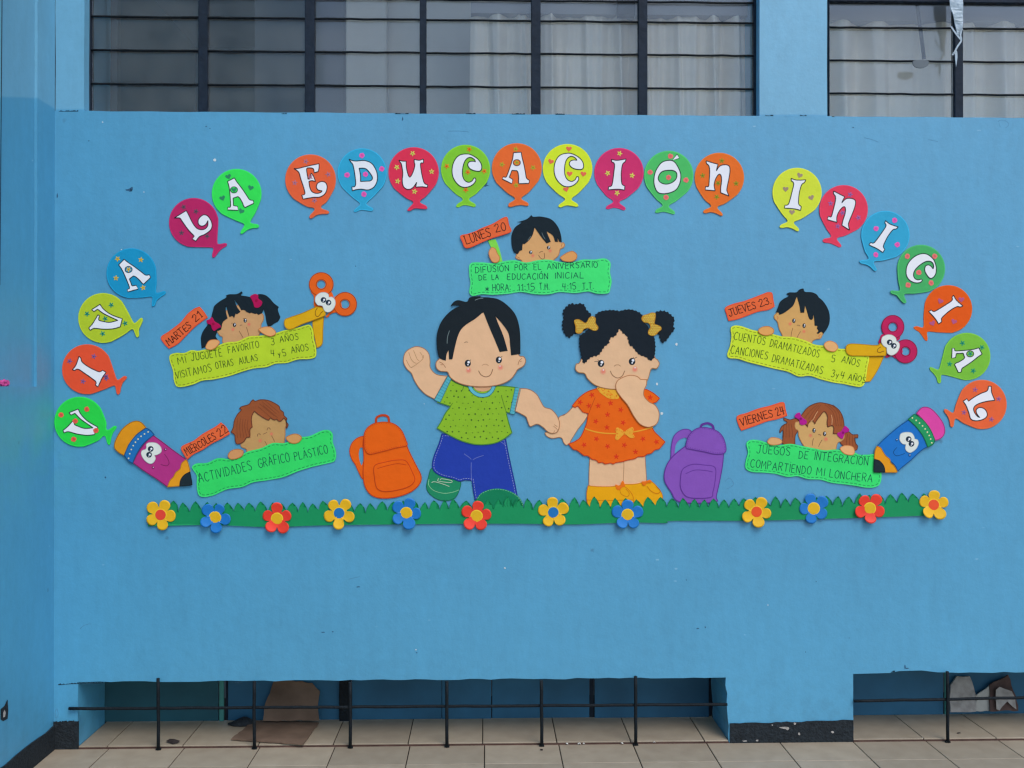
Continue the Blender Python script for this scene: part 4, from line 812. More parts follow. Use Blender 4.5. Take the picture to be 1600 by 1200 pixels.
daytag('orange tag reading LUNES 20 on a green stick, top centre', Z(700, 320, 5.714, [(110, 280), (180, 260), (250, 235), (300, 210), (400, 170), (490, 118), (530, 115), (545, 180), (565, 240), (500, 270), (400, 300), (300, 340), (200, 385), (150, 385), (130, 340)]), zw(700, 320, 5.714, [('LUNES', 168, 355, 385, 280, 78), ('20', 428, 250, 520, 228, 72)]), 10, 12)
daytag('orange tag reading MARTES 21 left of the pigtailed girl', Z(240, 410, 4.706, [(55, 550), (110, 510), (150, 480), (200, 440), (250, 380), (300, 340), (340, 325, 1), (370, 360), (400, 405, 1), (350, 440), (300, 480), (240, 540), (180, 600), (115, 635, 1), (80, 600)]), zw(240, 410, 4.706, [('MARTES', 118, 612, 283, 476, 50), ('21', 312, 440, 360, 402, 54)]))
daytag('orange tag reading MIERCOLES 22 beside the brown haired boy', Z(170, 610, 4.2105, [(480, 370), (560, 330), (620, 285), (700, 240), (740, 210, 1), (775, 240), (800, 285, 1), (740, 320), (680, 350), (620, 390), (560, 420), (520, 455, 1), (495, 420)]), zw(170, 610, 4.2105, [('MIÉRCOLES', 520, 428, 712, 318, 48), ('22', 735, 305, 790, 272, 56)]), 6.5, 8)
daytag('orange tag reading JUEVES 23 beside the black haired boy at the right', Z(1120, 430, 4.706, [(60, 240), (120, 210), (200, 190), (280, 160), (370, 125, 1), (405, 130), (415, 180), (425, 230, 1), (380, 255), (300, 270), (220, 300), (150, 325), (85, 338, 1), (70, 290)]), zw(1120, 430, 4.706, [('JUEVES', 95, 305, 288, 245, 54), ('23', 318, 235, 385, 213, 54), ('.', 395, 210, 400, 208, 40)]))
daytag('orange tag reading VIERNES 24 beside the brown pigtailed girl', Z(1140, 610, 4.444, [(50, 180), (120, 155), (200, 125), (280, 105), (350, 82, 1), (378, 85), (388, 130), (400, 175, 1), (330, 200), (260, 215), (180, 245), (80, 280, 1), (60, 240)]), zw(1140, 610, 4.444, [('VIERNES', 82, 248, 300, 183, 54), ('24', 330, 178, 380, 162, 54)]))

# ------------------------------------------------------------------ peeking children
SK = (200, 155, 105); HK = foam(22, 36, 46, .85); HB_ = foam(142, 78, 45)
M_skl = ink(150, 105, 75); M_dl = ink(110, 75, 55)
def kid(label, x, y): return thing('child_cutout', label, 'child cutout', x, y, GR_K)
def eye(parent, x, y, rx_, ry_, z, dark=M_black, hl=True):
    e = sheet('eye', parent, ell(x, y, rx_, ry_, 16), dark, z, z + .4, soft=False, bevel=.1)
    if hl: flatgroup('highlight', e, [ell(x + rx_ * .28, y - ry_ * .32, rx_ * .42, n=10), ell(x + rx_ * .05, y + ry_ * .38, rx_ * .24, n=8)], M_white, z + .8)
    return e
def cheek(parent, x, y, r_, z, base):
    pk = [int(base[0] * .4 + 215 * .6), int(base[1] * .45 + 95 * .55), int(base[2] * .45 + 90 * .55)]
    pk2 = [int(base[i] * .6 + pk[i] * .4) for i in range(3)]
    flatgroup('blush', parent, [ell(x, y, r_, n=16)], foam(*pk2), z); flatgroup('blush', parent, [ell(x, y, r_ * .62, n=14)], foam(*pk), z + .15)
def hand(parent, pts, z0, z1, col=(215, 160, 105)):
    h = sheet('hand', parent, pts, foam(*col), z0, z1, bevel=.6); s = smooth(pts)
    rim('hand_edge', h, pts, 1.0, foam(int(col[0] * .88), int(col[1] * .74), int(col[2] * .62)), z1 + .3, inset=.5); return h

# Monday boy
k = kid('black haired boy peeking over the Monday banner, top centre', 845, 370); Q = lambda p: Z(700, 320, 5.714, p)
sheet('stick', k, Q([(355, 318, 1), (425, 308, 1), (460, 400), (492, 530, 1), (450, 530, 1), (400, 420)]), foam(120, 205, 75), 2.2, 4.2)
fc = Q([(610, 440), (600, 470), (625, 490), (650, 495), (690, 530), (900, 530), (950, 490), (990, 450), (1003, 400), (1030, 385), (1045, 360), (1030, 335), (1005, 330), (985, 220), (900, 170), (780, 150), (650, 220), (610, 330)])
f = sheet('face', k, fc, foam(*SK), 0.8, 3.2); rim('face_edge', f, fc, 1.3, foam(170, 118, 75), 3.5, inset=.6)
sheet('hair', k, Q([(590, 425), (572, 380), (566, 320), (570, 260), (600, 200), (655, 160), (620, 155, 1), (700, 130), (745, 92, 1), (760, 108), (830, 106), (920, 130), (980, 195), (1008, 270), (1015, 332, 1), (992, 332, 1), (975, 290, 1), (982, 332, 1), (955, 330, 1), (935, 275), (880, 238, 1), (900, 290), (918, 330, 1), (880, 346, 1), (830, 285), (773, 203, 1), (755, 270), (720, 320), (682, 352, 1), (668, 348), (662, 405, 1), (640, 412, 1), (625, 440, 1)]), HK, 3.2, 5.5)
lines('hair_shine', k, [Q([(740, 282), (725, 300), (712, 320)]), Q([(838, 250), (850, 280), (868, 310)])], .8, ink(95, 110, 115), 5.8)
eye(k, *Q([(738, 425)])[0], 2.6, 2.8, 3.4); eye(k, *Q([(898, 383)])[0], 2.6, 2.8, 3.4)
lines('smile', k, [Q([(808, 450), (828, 478), (850, 485), (862, 470), (858, 430)]), Q([(815, 432), (830, 418), (848, 420)])], .8, M_dl, 3.7)
cheek(k, *Q([(757, 455)])[0], 3, 3.5, SK); cheek(k, *Q([(912, 412)])[0], 3, 3.5, SK)
lines('ear_line', k, [Q([(615, 465), (630, 470), (640, 480)]), Q([(1020, 350), (1012, 362), (1016, 375)])], .9, ink(175, 105, 65), 3.7)
hand(k, Q([(372, 400), (395, 380), (425, 395), (440, 430), (462, 470), (455, 505), (430, 520), (395, 512), (370, 470), (362, 430)]), 9.0, 11.2, (208, 150, 100)); hand(k, Q([(1000, 470), (1040, 440), (1075, 422), (1115, 415), (1150, 445), (1148, 480), (1120, 505), (1080, 512), (1030, 505), (1010, 490)]), 9.2, 11.4, (208, 150, 90))
# Tuesday girl
k = kid('girl with black pigtails and crimson bows peeking over the Tuesday banner', 372, 500); Q = lambda p: Z(310, 450, 11.43, p)
sheet('pigtail', k, Q([(60, 1080, 1), (45, 900), (80, 780), (150, 680), (200, 620), (300, 700), (340, 770), (310, 860), (345, 930), (260, 940), (170, 990), (130, 1050)]), HK, 0.8, 3)
sheet('pigtail', k, Q([(1060, 120), (1180, 120), (1270, 180), (1350, 270), (1440, 340, 1), (1420, 390), (1465, 520, 1), (1430, 590), (1350, 640), (1290, 680), (1240, 685, 1), (1215, 600), (1195, 480), (1150, 350), (1080, 250)]), HK, 0.8, 3)
sk2 = (190, 148, 105)
fc = Q([(430, 620), (340, 730), (345, 800), (390, 860), (430, 880), (470, 1000), (900, 1000), (1060, 880), (1120, 760), (1130, 650), (1165, 580), (1170, 500), (1130, 440), (1000, 350), (800, 280), (500, 400)])
f = sheet('face', k, fc, foam(*sk2), 1.0, 3.2); rim('face_edge', f, fc, 1.1, foam(165, 115, 78), 3.5, inset=.6)
sheet('hair', k, Q([(410, 740, 1), (330, 760), (240, 640), (235, 520), (265, 400), (290, 320), (390, 235), (500, 170), (495, 135, 1), (560, 112), (690, 108), (775, 60, 1), (795, 90, 1), (760, 130), (850, 145), (950, 160), (1060, 130), (1140, 200), (1180, 300), (1160, 400), (1140, 450, 1), (1075, 480, 1), (1040, 455), (1020, 465, 1), (940, 440), (925, 455, 1), (860, 425), (840, 400, 1), (790, 390), (770, 400, 1), (720, 310), (645, 212, 1), (690, 330), (755, 425, 1), (690, 470), (670, 455, 1), (640, 540, 1), (610, 500), (560, 522, 1), (530, 440), (505, 330, 1), (490, 350), (500, 450), (525, 540, 1), (440, 610), (420, 690)]), HK, 3.2, 5.4)
for pts in ([(150, 580), (200, 560), (245, 520), (275, 560), (300, 600), (380, 650), (405, 700), (350, 725), (290, 768), (250, 730), (225, 660), (170, 640)], [(930, 150), (1010, 108), (1070, 130), (1075, 190), (1140, 240), (1135, 300), (1080, 350), (1010, 345), (985, 270), (955, 205)]):
    bw = sheet('bow', k, Q(pts), foam(165, 15, 80), 5.4, 7.4); cx = sum(p[0] for p in pts) / len(pts); cy = sum(p[1] for p in pts) / len(pts); flatgroup('knot', bw, [ell(*Q([(cx, cy)])[0], 2.2, n=12)], foam(140, 5, 60), 7.7)
for x, y in ((648, 660), (838, 580)): eye(k, *Q([(x, y)])[0], 2.6, 3.4, 3.3)
lines('smile_line', k, [Q([(730, 765), (760, 820), (800, 885)]), Q([(860, 700), (885, 780), (905, 855)]), Q([(590, 630), (620, 625)]), Q([(800, 550), (815, 545)]), Q([(745, 670), (765, 660), (785, 665)])], .75, M_dl, 3.6)
cheek(k, *Q([(620, 740)])[0], 3, 3.5, sk2); cheek(k, *Q([(905, 650)])[0], 3, 3.5, sk2)
hand(k, Q([(135, 1050), (190, 950), (270, 920), (360, 930), (390, 980), (340, 1050), (250, 1105), (160, 1095)]), 9.2, 11.2); hand(k, Q([(1080, 740), (1120, 715), (1200, 690), (1310, 700), (1385, 775), (1385, 830), (1290, 868), (1190, 835), (1120, 790)]), 9.2, 11.2)
# Wednesday boy
k = kid('brown haired boy with closed smiling eyes peeking over the Wednesday banner', 408, 668); Q = lambda p: Z(350, 615, 11.43, p); sk3 = (178, 142, 92)
fc = Q([(300, 900), (320, 960), (400, 1000), (450, 1120), (1000, 1000), (1090, 820), (1100, 620), (1120, 560), (1110, 480), (1080, 440), (900, 300), (550, 300), (400, 700)])
f = sheet('face', k, fc, foam(*sk3), 1.0, 3.2); rim('face_edge', f, fc, 1.1, foam(155, 108, 70), 3.5, inset=.6)
hp = Q([(125, 690, 1), (165, 600), (185, 480), (240, 370), (310, 290), (272, 272, 1), (320, 225), (440, 190), (490, 130), (530, 103), (560, 130), (650, 105), (770, 110), (880, 150), (990, 220), (1010, 280), (1070, 330), (1080, 390), (1130, 440), (1120, 500), (1155, 550), (1130, 620, 1), (1108, 620, 1), (1115, 550), (1105, 480), (1075, 440, 1), (1030, 490), (980, 497), (945, 462, 1), (900, 475), (835, 442, 1), (800, 482, 1), (720, 445), (620, 380), (548, 320, 1), (510, 390), (500, 480), (515, 600, 1), (475, 640), (470, 770), (410, 790), (360, 860), (290, 900, 1), (225, 900), (200, 830), (190, 740)])
h = sheet('hair', k, hp, HB_, 3.2, 5.4); rim('hair_edge', h, hp, 1.3, foam(95, 52, 38), 5.7, inset=.5)
lines('hair_strand', h, [Q([(x, 430 + (x - 250) * .2), (x - 15, 600), (x + (x - 280) * .25, 790)]) for x in (250, 300, 345, 390, 435)] + [Q([(640 + a, 180 + b), (760 + a, 280 + b), (900 + a, 400 + b)]) for a, b in ((0, 0), (40, -40), (90, -60), (-30, 50), (60, 30))], .55, foam(105, 56, 36), 5.8)
lines('closed_eye', k, [Q([(600, 765), (605, 725), (630, 715), (655, 735)]), Q([(770, 655), (785, 615), (810, 608), (832, 640)])], .9, M_dl, 3.6)
lines('smile_line', k, [Q([(730, 850), (755, 890), (772, 930)]), Q([(850, 750), (880, 800), (905, 860)]), Q([(700, 725), (735, 710), (772, 690)])], .75, M_dl, 3.6)
cheek(k, *Q([(650, 840)])[0], 3.3, 3.5, sk3); cheek(k, *Q([(850, 720)])[0], 3, 3.5, sk3)
hand(k, Q([(75, 1100), (130, 1020), (230, 985), (330, 1000), (360, 1040), (335, 1110), (240, 1160), (120, 1170)]), 9.2, 11.2, (195, 142, 95)); hand(k, Q([(1110, 790), (1170, 740), (1280, 712), (1370, 745), (1395, 800), (1345, 868), (1260, 892), (1170, 868)]), 9.2, 11.2, (195, 145, 90))
# Thursday boy
k = kid('black haired boy with tilted head peeking over the Thursday banner, right', 1250, 500); Q = lambda p: Z(1200, 440, 10.909, p); sk4 = (196, 155, 95)
fc = Q([(140, 535), (98, 580), (110, 640), (155, 690), (185, 810), (230, 900), (300, 1060), (700, 1110), (760, 1020), (820, 985), (890, 975), (930, 910), (940, 870), (850, 700), (700, 400), (480, 250), (300, 380), (190, 480)])
f = sheet('face', k, fc, foam(*sk4), 1.0, 3.2); rim('face_edge', f, fc, 1.2, foam(168, 120, 72), 3.5, inset=.6)
sheet('hair', k, Q([(130, 525, 1), (170, 430), (200, 350), (270, 290), (350, 245), (312, 212, 1), (360, 185), (480, 182), (530, 138), (600, 120), (622, 172), (740, 182), (820, 215), (862, 270, 1), (940, 340), (1010, 450), (1045, 560), (1045, 690), (1010, 790), (940, 890, 1), (905, 855), (850, 892, 1), (828, 875, 1), (855, 840), (830, 800, 1), (840, 755, 1), (792, 752, 1), (785, 650), (770, 555, 1), (758, 640), (720, 648), (690, 610), (660, 500), (628, 410, 1), (612, 530, 1), (550, 530, 1), (530, 400), (488, 258, 1), (470, 300), (430, 400), (360, 470), (250, 545), (185, 565, 1), (180, 530)]), HK, 3.2, 5.5)
for x, y in ((438, 668), (612, 752)): eye(k, *Q([(x, y)])[0], 2.6, 3.6, 3.3)
lines('smile_line', k, [Q([(422, 790), (400, 860), (388, 950)]), Q([(552, 850), (520, 900), (488, 965)]), Q([(490, 745), (520, 742), (545, 760)])], .75, M_dl, 3.6)
cheek(k, *Q([(375, 720)])[0], 3, 3.5, sk4); cheek(k, *Q([(610, 850)])[0], 3, 3.5, sk4)
for e_ in ([(150, 590), (170, 620), (150, 645)], [(890, 900), (860, 930), (880, 955)]): lines('ear_line', k, [Q(e_)], 1.2, ink(190, 115, 75), 3.6)
Q = lambda p: Z(1120, 430, 4.706, p)
hand(k, Q([(300, 405), (330, 380), (380, 376), (415, 398), (410, 430), (360, 445), (315, 432)]), 9.2, 11.2, (210, 155, 90)); hand(k, Q([(782, 512), (800, 490), (830, 482), (872, 500), (888, 535), (860, 562), (820, 558), (795, 540)]), 9.2, 11.2, (222, 165, 110))
# Friday girl
k = kid('girl with brown pigtails and magenta bows peeking over the Friday banner', 1280, 670); Q = lambda p: Z(1210, 620, 11.43, p); sk5 = (192, 155, 100)
for pts in ([(430, 400), (350, 385), (280, 405), (210, 385), (160, 368, 1), (165, 420), (220, 460), (130, 520), (90, 600), (100, 650), (145, 600), (150, 700), (130, 830, 1), (250, 900), (370, 900, 1), (375, 700), (420, 600)], [(1230, 540), (1330, 620), (1400, 670), (1490, 670), (1490, 740, 1), (1430, 740), (1450, 820), (1490, 880), (1475, 950, 1), (1380, 960), (1200, 860), (1170, 780), (1220, 680)]):
    pt_ = sheet('pigtail', k, Q(pts), HB_, 0.8, 3); rim('hair_edge', pt_, Q(pts), 1.1, foam(92, 50, 36), 3.3, inset=.5)
    cx = sum(p[0] for p in pts) / len(pts); cy = sum(p[1] for p in pts) / len(pts)
    lines('hair_strand', pt_, [Q([(cx + a, cy - 100), (cx + a * 1.3, cy), (cx + a * 1.5, cy + 150)]) for a in (-60, -20, 20, 60)], .55, foam(100, 54, 36), 3.3)
fc = Q([(430, 430), (370, 450), (355, 520), (375, 580), (415, 610), (425, 700), (470, 800), (540, 900), (700, 1000), (1050, 1000), (1130, 830), (1200, 795), (1250, 730), (1240, 650), (1100, 300), (800, 200), (500, 350)])
f = sheet('face', k, fc, foam(*sk5), 1.6, 3.4); rim('face_edge', f, fc, 1.1, foam(165, 118, 76), 3.7, inset=.6)
hp = Q([(590, 545, 1), (540, 490), (430, 430), (430, 380), (500, 290), (560, 210), (660, 140), (790, 100), (900, 110), (1040, 150), (1140, 220), (1200, 310), (1230, 400), (1245, 520), (1235, 600), (1120, 660), (1040, 660, 1), (1050, 560), (1030, 520, 1), (1010, 520, 1), (940, 545, 1), (930, 450), (940, 360), (905, 280), (870, 275), (810, 350), (750, 430), (720, 490, 1), (670, 430), (610, 470)])
h = sheet('hair', k, hp, HB_, 3.4, 5.6); rim('hair_edge', h, hp, 1.2, foam(92, 50, 36), 5.9, inset=.5)
lines('parting', h, [Q([(770, 260), (730, 320), (690, 400), (640, 440)]), Q([(1010, 320), (1025, 400), (1020, 500)])], .9, foam(200, 150, 110), 6.0)
lines('hair_strand', h, [Q([(800 + a, 140), (700 + a * 1.6, 250), (600 + a * 2.0, 400)]) for a in (-40, 0, 30)] + [Q([(900 + a, 140), (1040 + a, 280), (1100 + a * .7, 520)]) for a in (0, 50, 100, 140)], .5, foam(104, 56, 36), 6.0)
for pts in ([(350, 350), (400, 290), (450, 283), (470, 340), (500, 375), (570, 430), (560, 480), (500, 505), (450, 485), (435, 410), (390, 382)], [(1115, 650), (1180, 620), (1220, 560), (1260, 518), (1335, 590), (1300, 630), (1250, 650), (1220, 740), (1185, 745), (1130, 700)]):
    bw = sheet('bow', k, Q(pts), foam(165, 25, 135), 5.6, 7.4); cx = sum(p[0] for p in pts) / len(pts); cy = sum(p[1] for p in pts) / len(pts); flatgroup('knot', bw, [ell(*Q([(cx, cy)])[0], 2.0, n=12)], foam(125, 10, 100), 7.7)
for x, y in ((703, 600), (893, 660)): eye(k, *Q([(x, y)])[0], 2.6, 3.7, 3.5)
lines('smile_line', k, [Q([(695, 740), (680, 800), (672, 870)]), Q([(850, 765), (810, 830), (785, 890)]), Q([(775, 680), (805, 670), (825, 690)])], .75, M_dl, 3.8)
cheek(k, *Q([(640, 690)])[0], 3.2, 3.8, sk5); cheek(k, *Q([(915, 755)])[0], 3.6, 3.8, sk5)
Q = lambda p: Z(1140, 610, 4.444, p)
hand(k, Q([(258, 352), (285, 325), (335, 330), (362, 350), (350, 372), (300, 380), (268, 372)]), 9.2, 11.2, (205, 160, 110)); hand(k, Q([(762, 398), (800, 380), (850, 388), (865, 425), (850, 448), (805, 445), (775, 425)]), 9.2, 11.2, (215, 165, 115))

# ------------------------------------------------------------------ pencils and scissors
def bulb_eyes(t, blob_pts, pupils, pr, z):
    e = sheet('eyes', t, blob_pts, foam(205, 215, 215), z, z + 1.6, bevel=.5); rim('eye_edge', e, blob_pts, .7, foam(160, 175, 180), z + 1.9, inset=.3)
    for x, y in pupils:
        p = flatgroup('pupil', e, [ell(x, y, pr, n=16)], foam(25, 45, 65), z + 2.0); flatgroup('highlight', p, [ell(x + pr * .25, y - pr * .05, pr * .38, n=10), ell(x - pr * .1, y + pr * .5, pr * .18, n=8)], M_white, z + 2.3)
def pencil(label, Q, er, bd_, body, wood, tip, cols, blob_, pup, mouth, beads, blush):
    cx = sum(Q([p])[0][0] for p in body) / len(body); cy = sum(Q([p])[0][1] for p in body) / len(body)
    t = thing('pencil_cutout', label, 'pencil cutout', cx, cy, GR_P)
    for nm, pts, col, dk, z in (('eraser', er, cols[0], .72, 8.6), ('pencil_body', body, cols[1], .72, 8.5), ('wood', wood, cols[2], .8, 9.6), ('ferrule', bd_, cols[3], .7, 10.6), ('tip', tip, (28, 42, 50), .8, 11)):
        o = sheet(nm, t, Q(pts), foam(*col), z, z + 2, bevel=.5)
        rim('painted_edge', o, Q(pts), 1.3, foam(*[int(v * dk) for v in col]), z + 2.3, inset=.6)
    flatgroup('bead_row', t, [ell(*Q([(beads[0][0] + (beads[1][0] - beads[0][0]) * i / 8 + (beads[2][0] * 4 * (i / 8) * (1 - i / 8)), beads[0][1] + (beads[1][1] - beads[0][1]) * i / 8 + beads[2][1] * 4 * (i / 8) * (1 - i / 8))])[0], 1.25, n=8) for i in range(9)], foam(205, 205, 170), 13.0)
    bulb_eyes(t, Q(blob_), [Q([p])[0] for p in pup], 4.5, 11.2)
    lines('smile', t, [Q(mouth)], .8, foam(*[int(v * .55) for v in cols[1]]), 10.9)
    for p in blush: flatgroup('blush', t, [ell(*Q([p])[0], 2.3, n=12)], foam(*[int(v * .75) for v in cols[1]]), 10.9); flatgroup('sparkle', t, [ell(Q([p])[0][0] + .5, Q([p])[0][1] - .6, .7, n=8)], M_white, 11.1)
    return t
pencil('magenta pencil with orange eraser and big eyes pointing down right, lower left', lambda p: Z(160, 640, 9.231, p),
  [(325, 665, 1), (250, 625), (185, 560), (183, 480), (230, 370), (300, 270), (400, 190), (490, 160), (570, 180), (645, 260, 1), (510, 360), (410, 490)],
  [(640, 258, 1), (700, 290), (765, 360, 1), (610, 490), (510, 640), (450, 780, 1), (380, 735), (322, 660, 1), (390, 500), (500, 360)],
  [(735, 360, 1), (880, 465), (1050, 595), (1215, 710, 1), (1240, 780), (1130, 950), (985, 1100), (940, 1112, 1), (800, 1010), (600, 880), (445, 765, 1), (520, 620), (620, 480)],
  [(1215, 712, 1), (1245, 760), (1278, 890, 1), (1240, 1000), (1125, 1102, 1), (942, 1118, 1), (980, 1020), (1030, 965), (1065, 900), (1125, 850), (1150, 770)],
  [(1275, 888, 1), (1305, 1060), (1285, 1090), (1120, 1105, 1), (1135, 1010), (1190, 935)],
  [(208, 140, 25), (165, 48, 125), (212, 145, 30), (30, 105, 175)],
  [(640, 560), (645, 495), (700, 470), (790, 480), (855, 540), (860, 610), (800, 652), (765, 657, 1), (778, 710), (745, 765), (690, 778), (620, 730), (572, 650), (580, 590)], [(708, 565), (685, 648)],
  [(905, 640), (955, 715), (970, 775), (940, 808), (890, 800), (850, 790)], [(672, 320), (390, 700), (-42, -42)], [(918, 575), (740, 835)])
pencil('blue pencil with pink eraser and big eyes pointing down left, lower right', lambda p: Z(1350, 625, 9.6, p),
  [(770, 200, 1), (840, 120), (910, 100), (1000, 130), (1100, 230), (1180, 350), (1205, 460), (1180, 540), (1110, 595), (1040, 605, 1), (960, 440), (860, 290)],
  [(640, 290, 1), (740, 205, 1), (870, 290), (980, 430), (1052, 590, 1), (1030, 660), (940, 712, 1), (870, 550), (760, 400)],
  [(182, 688, 1), (300, 570), (500, 400), (660, 290, 1), (790, 410), (890, 560), (945, 705, 1), (850, 760), (700, 900), (600, 980), (492, 1072, 1), (440, 970), (300, 850)],
  [(180, 685, 1), (240, 712), (275, 770), (320, 835), (375, 880), (395, 940), (445, 985), (492, 1072, 1), (480, 1087, 1), (300, 1087, 1), (220, 980), (140, 870, 1), (150, 760)],
  [(138, 883, 1), (220, 905), (290, 990), (307, 1082, 1), (160, 1085), (132, 1060)],
  [(205, 68, 158), (28, 108, 190), (212, 145, 30), (32, 142, 92)],
  [(518, 560), (540, 500), (620, 478), (700, 490), (738, 540), (748, 580, 1), (790, 592), (806, 650), (770, 730), (690, 787), (630, 770), (603, 720), (612, 668, 1), (560, 655), (525, 610)], [(655, 585), (697, 655)],
  [(480, 710), (430, 780), (470, 833), (540, 822), (600, 800)], [(712, 268), (1002, 640), (45, -22)], [(478, 598), (672, 828)])
def scissors(label, Q, rings, necks, blades, ringcol, blob_, pup, mouth):
    c = Q([rings[0][0:2]])[0]; t = thing('scissors_cutout', label, 'scissors cutout', c[0], c[1] + 25, GR_P)
    s_ = 1.0 / (Q([(1, 0)])[0][0] - Q([(0, 0)])[0][0])
    rc = foam(*ringcol); rd = foam(*[int(v * .72) for v in ringcol])
    for (x, y, r1, r1y, r2), nk in zip(rings, necks):
        cx, cy = Q([(x, y)])[0]
        o = sheet('handle_ring', t, ell(cx, cy, r1 / s_, r1y / s_, 40), rc, 2.5, 5, holes=[ell(cx, cy, r2 / s_, n=24)], soft=False, bevel=.6)
        flatgroup('painted_edge', o, ribbon(offset(ell(cx, cy, r1 / s_, r1y / s_, 40), .6), 1.2, False, True) + ribbon(ell(cx, cy, r2 / s_ + .7, n=24), 1.1, False, True), rd, 5.3)
        sheet('neck', t, Q(nk), rc, 2.2, 4.6, bevel=.4)
    for i, b in enumerate(blades):
        o = sheet('blade', t, b, foam(205, 160, 18), 7.6 + (1 - i) * 2.2 - (0 if i == 0 else 4), 9.6 + (1 - i) * 2.2 - (0 if i == 0 else 5), bevel=.6); rim('painted_edge', o, b, 1.2, foam(170, 125, 15), 10.0 + (1 - i) * 2.2 - (0 if i == 0 else 5), inset=.6)
    bulb_eyes(t, Q(blob_), [Q([p])[0] for p in pup], 4.4, 12.2)
    lines('beak_line', t, [Q(mouth)], 1.0, ink(120, 75, 15), 12.4)
QG = lambda p: Z(470, 420, 9.23, p); QF = lambda p: Z(240, 410, 4.706, p)
scissors('orange handled yellow scissors with big eyes beside the Tuesday banner', QG, [(297, 225, 178, 175, 65), (640, 510, 172, 175, 66)],
  [[(150, 320), (190, 400), (190, 520), (220, 560), (330, 600), (470, 480), (440, 330), (300, 300)], [(480, 420), (470, 560), (360, 690), (400, 695), (430, 655), (510, 630), (600, 660), (560, 400)]],
  [QF([(962, 455), (968, 420), (1000, 405), (1100, 370), (1198, 325, 1), (1260, 340), (1268, 392, 1), (1200, 420), (1100, 455), (1020, 492), (980, 488)]), QF([(1168, 432, 1), (1255, 392, 1), (1248, 500), (1242, 600), (1200, 632, 1), (1185, 560), (1170, 480)])],
  (215, 92, 25), [(250, 528), (212, 470), (222, 400), (280, 350), (350, 340), (405, 368), (412, 410, 1), (460, 408), (500, 450), (505, 520), (470, 590), (410, 630), (350, 612), (317, 540, 1), (280, 532)], [(333, 452), (405, 490)], [(245, 565), (215, 620), (222, 675), (250, 692), (280, 665), (295, 640), (325, 615)])
QO = lambda p: Z(1310, 480, 10, p)
scissors('crimson handled yellow scissors with big eyes beside the Thursday banner', QO, [(845, 310, 180, 188, 70), (1045, 690, 185, 188, 68)],
  [[(690, 420), (640, 500), (625, 560), (700, 640), (850, 560), (960, 490), (900, 420)], [(930, 540), (860, 640), (730, 770), (760, 790), (830, 765), (900, 800), (1000, 700)]],
  [QO([(100, 660), (115, 600), (170, 570), (270, 570), (400, 580), (590, 592), (640, 560, 1), (735, 630), (732, 762, 1), (500, 768), (300, 765), (180, 760), (120, 720)]), QO([(470, 770, 1), (710, 765, 1), (645, 920), (560, 1070), (495, 1162, 1), (400, 1172, 1), (440, 960)])],
  (175, 30, 85), [(655, 545), (670, 470), (740, 432), (820, 435), (880, 478), (895, 530, 1), (935, 560), (940, 630), (900, 710), (820, 755), (750, 722), (738, 635, 1), (690, 605)], [(785, 550), (850, 605)], [(650, 620), (605, 655), (598, 695), (640, 712), (665, 695), (700, 688)])

# ------------------------------------------------------------------ the boy
QA = lambda p: Z(620, 450, 6.6667, p); QB = lambda p: Z(620, 600, 5.714, p)
SKB = (212, 174, 140); FS = foam(*SKB); FSE = foam(150, 105, 75)
t = thing('boy_cutout', 'large foam cutout boy in green shirt and blue trousers waving a fist', 'boy cutout', 752, 780)
tr = QB([(400, 440, 1), (370, 540), (330, 640), (314, 720), (330, 780), (400, 825), (500, 850), (560, 872), (610, 860), (668, 865, 1), (680, 950), (695, 1035, 1), (900, 1060), (1080, 1003, 1), (1060, 900), (1030, 760), (1000, 620), (975, 490, 1), (700, 470)])
p = sheet('trousers', t, tr, foam(32, 58, 160), 2, 4.2); rim('painted_edge', p, tr, 1.0, foam(22, 40, 115), 4.5, inset=.5)
dashes('stitching', p, tr, 3.0, 2.4, 1.6, .6, foam(150, 160, 200), 4.7)
lines('crease', p, [QB([(600, 622), (640, 650), (665, 672)]), QB([(775, 637), (720, 655), (680, 675)]), QB([(920, 510), (950, 530), (975, 548)]), QB([(665, 700), (664, 780), (668, 865)])], .9, foam(95, 110, 180), 4.6)
s1 = QB([(310, 750), (280, 830), (263, 920), (290, 980), (360, 1030), (440, 1045), (520, 1020), (560, 950), (575, 880), (540, 850), (460, 840), (380, 800)])
o = sheet('shoe', t, s1, foam(28, 128, 92), 1, 3); rim('painted_edge', o, s1, 1.0, foam(22, 95, 72), 3.3, inset=.5)
lines('sole_line', o, [QB([(288, 850), (285, 900), (330, 950), (420, 975), (500, 965), (555, 945)])], .8, foam(130, 190, 150), 3.5)
lines('lace', o, [QB([(375, 840), (365, 862), (380, 868), (480, 880), (490, 862), (400, 845), (390, 858)]), QB([(310, 880), (340, 872), (420, 895), (470, 915)])], .9, foam(175, 200, 180), 4.8)
s2 = QB([(705, 1040, 1), (740, 985), (800, 950), (880, 933), (960, 940), (1040, 970), (1100, 1020), (1132, 1080, 1), (1110, 1130, 1), (710, 1130, 1)])
o = sheet('shoe', t, s2, foam(15, 118, 82), 4.2, 6.2); dashes('stitching', o, s2, 1.0, 2.4, 1.6, .8, foam(110, 180, 140), 6.5)
ra = QB([(1095, 36, 1), (1180, 45), (1250, 90), (1290, 160), (1320, 205), (1380, 225), (1430, 280), (1455, 350), (1440, 420), (1400, 442), (1350, 430), (1300, 385), (1250, 360), (1190, 380), (1165, 330), (1145, 290), (1050, 240, 1)])
la = QA([(395, 1160, 1), (300, 1110), (230, 1040), (180, 960), (150, 890), (100, 840), (68, 770), (78, 690), (120, 640), (200, 607), (280, 625), (335, 680), (350, 760), (350, 820), (380, 870), (430, 902), (530, 915, 1)])
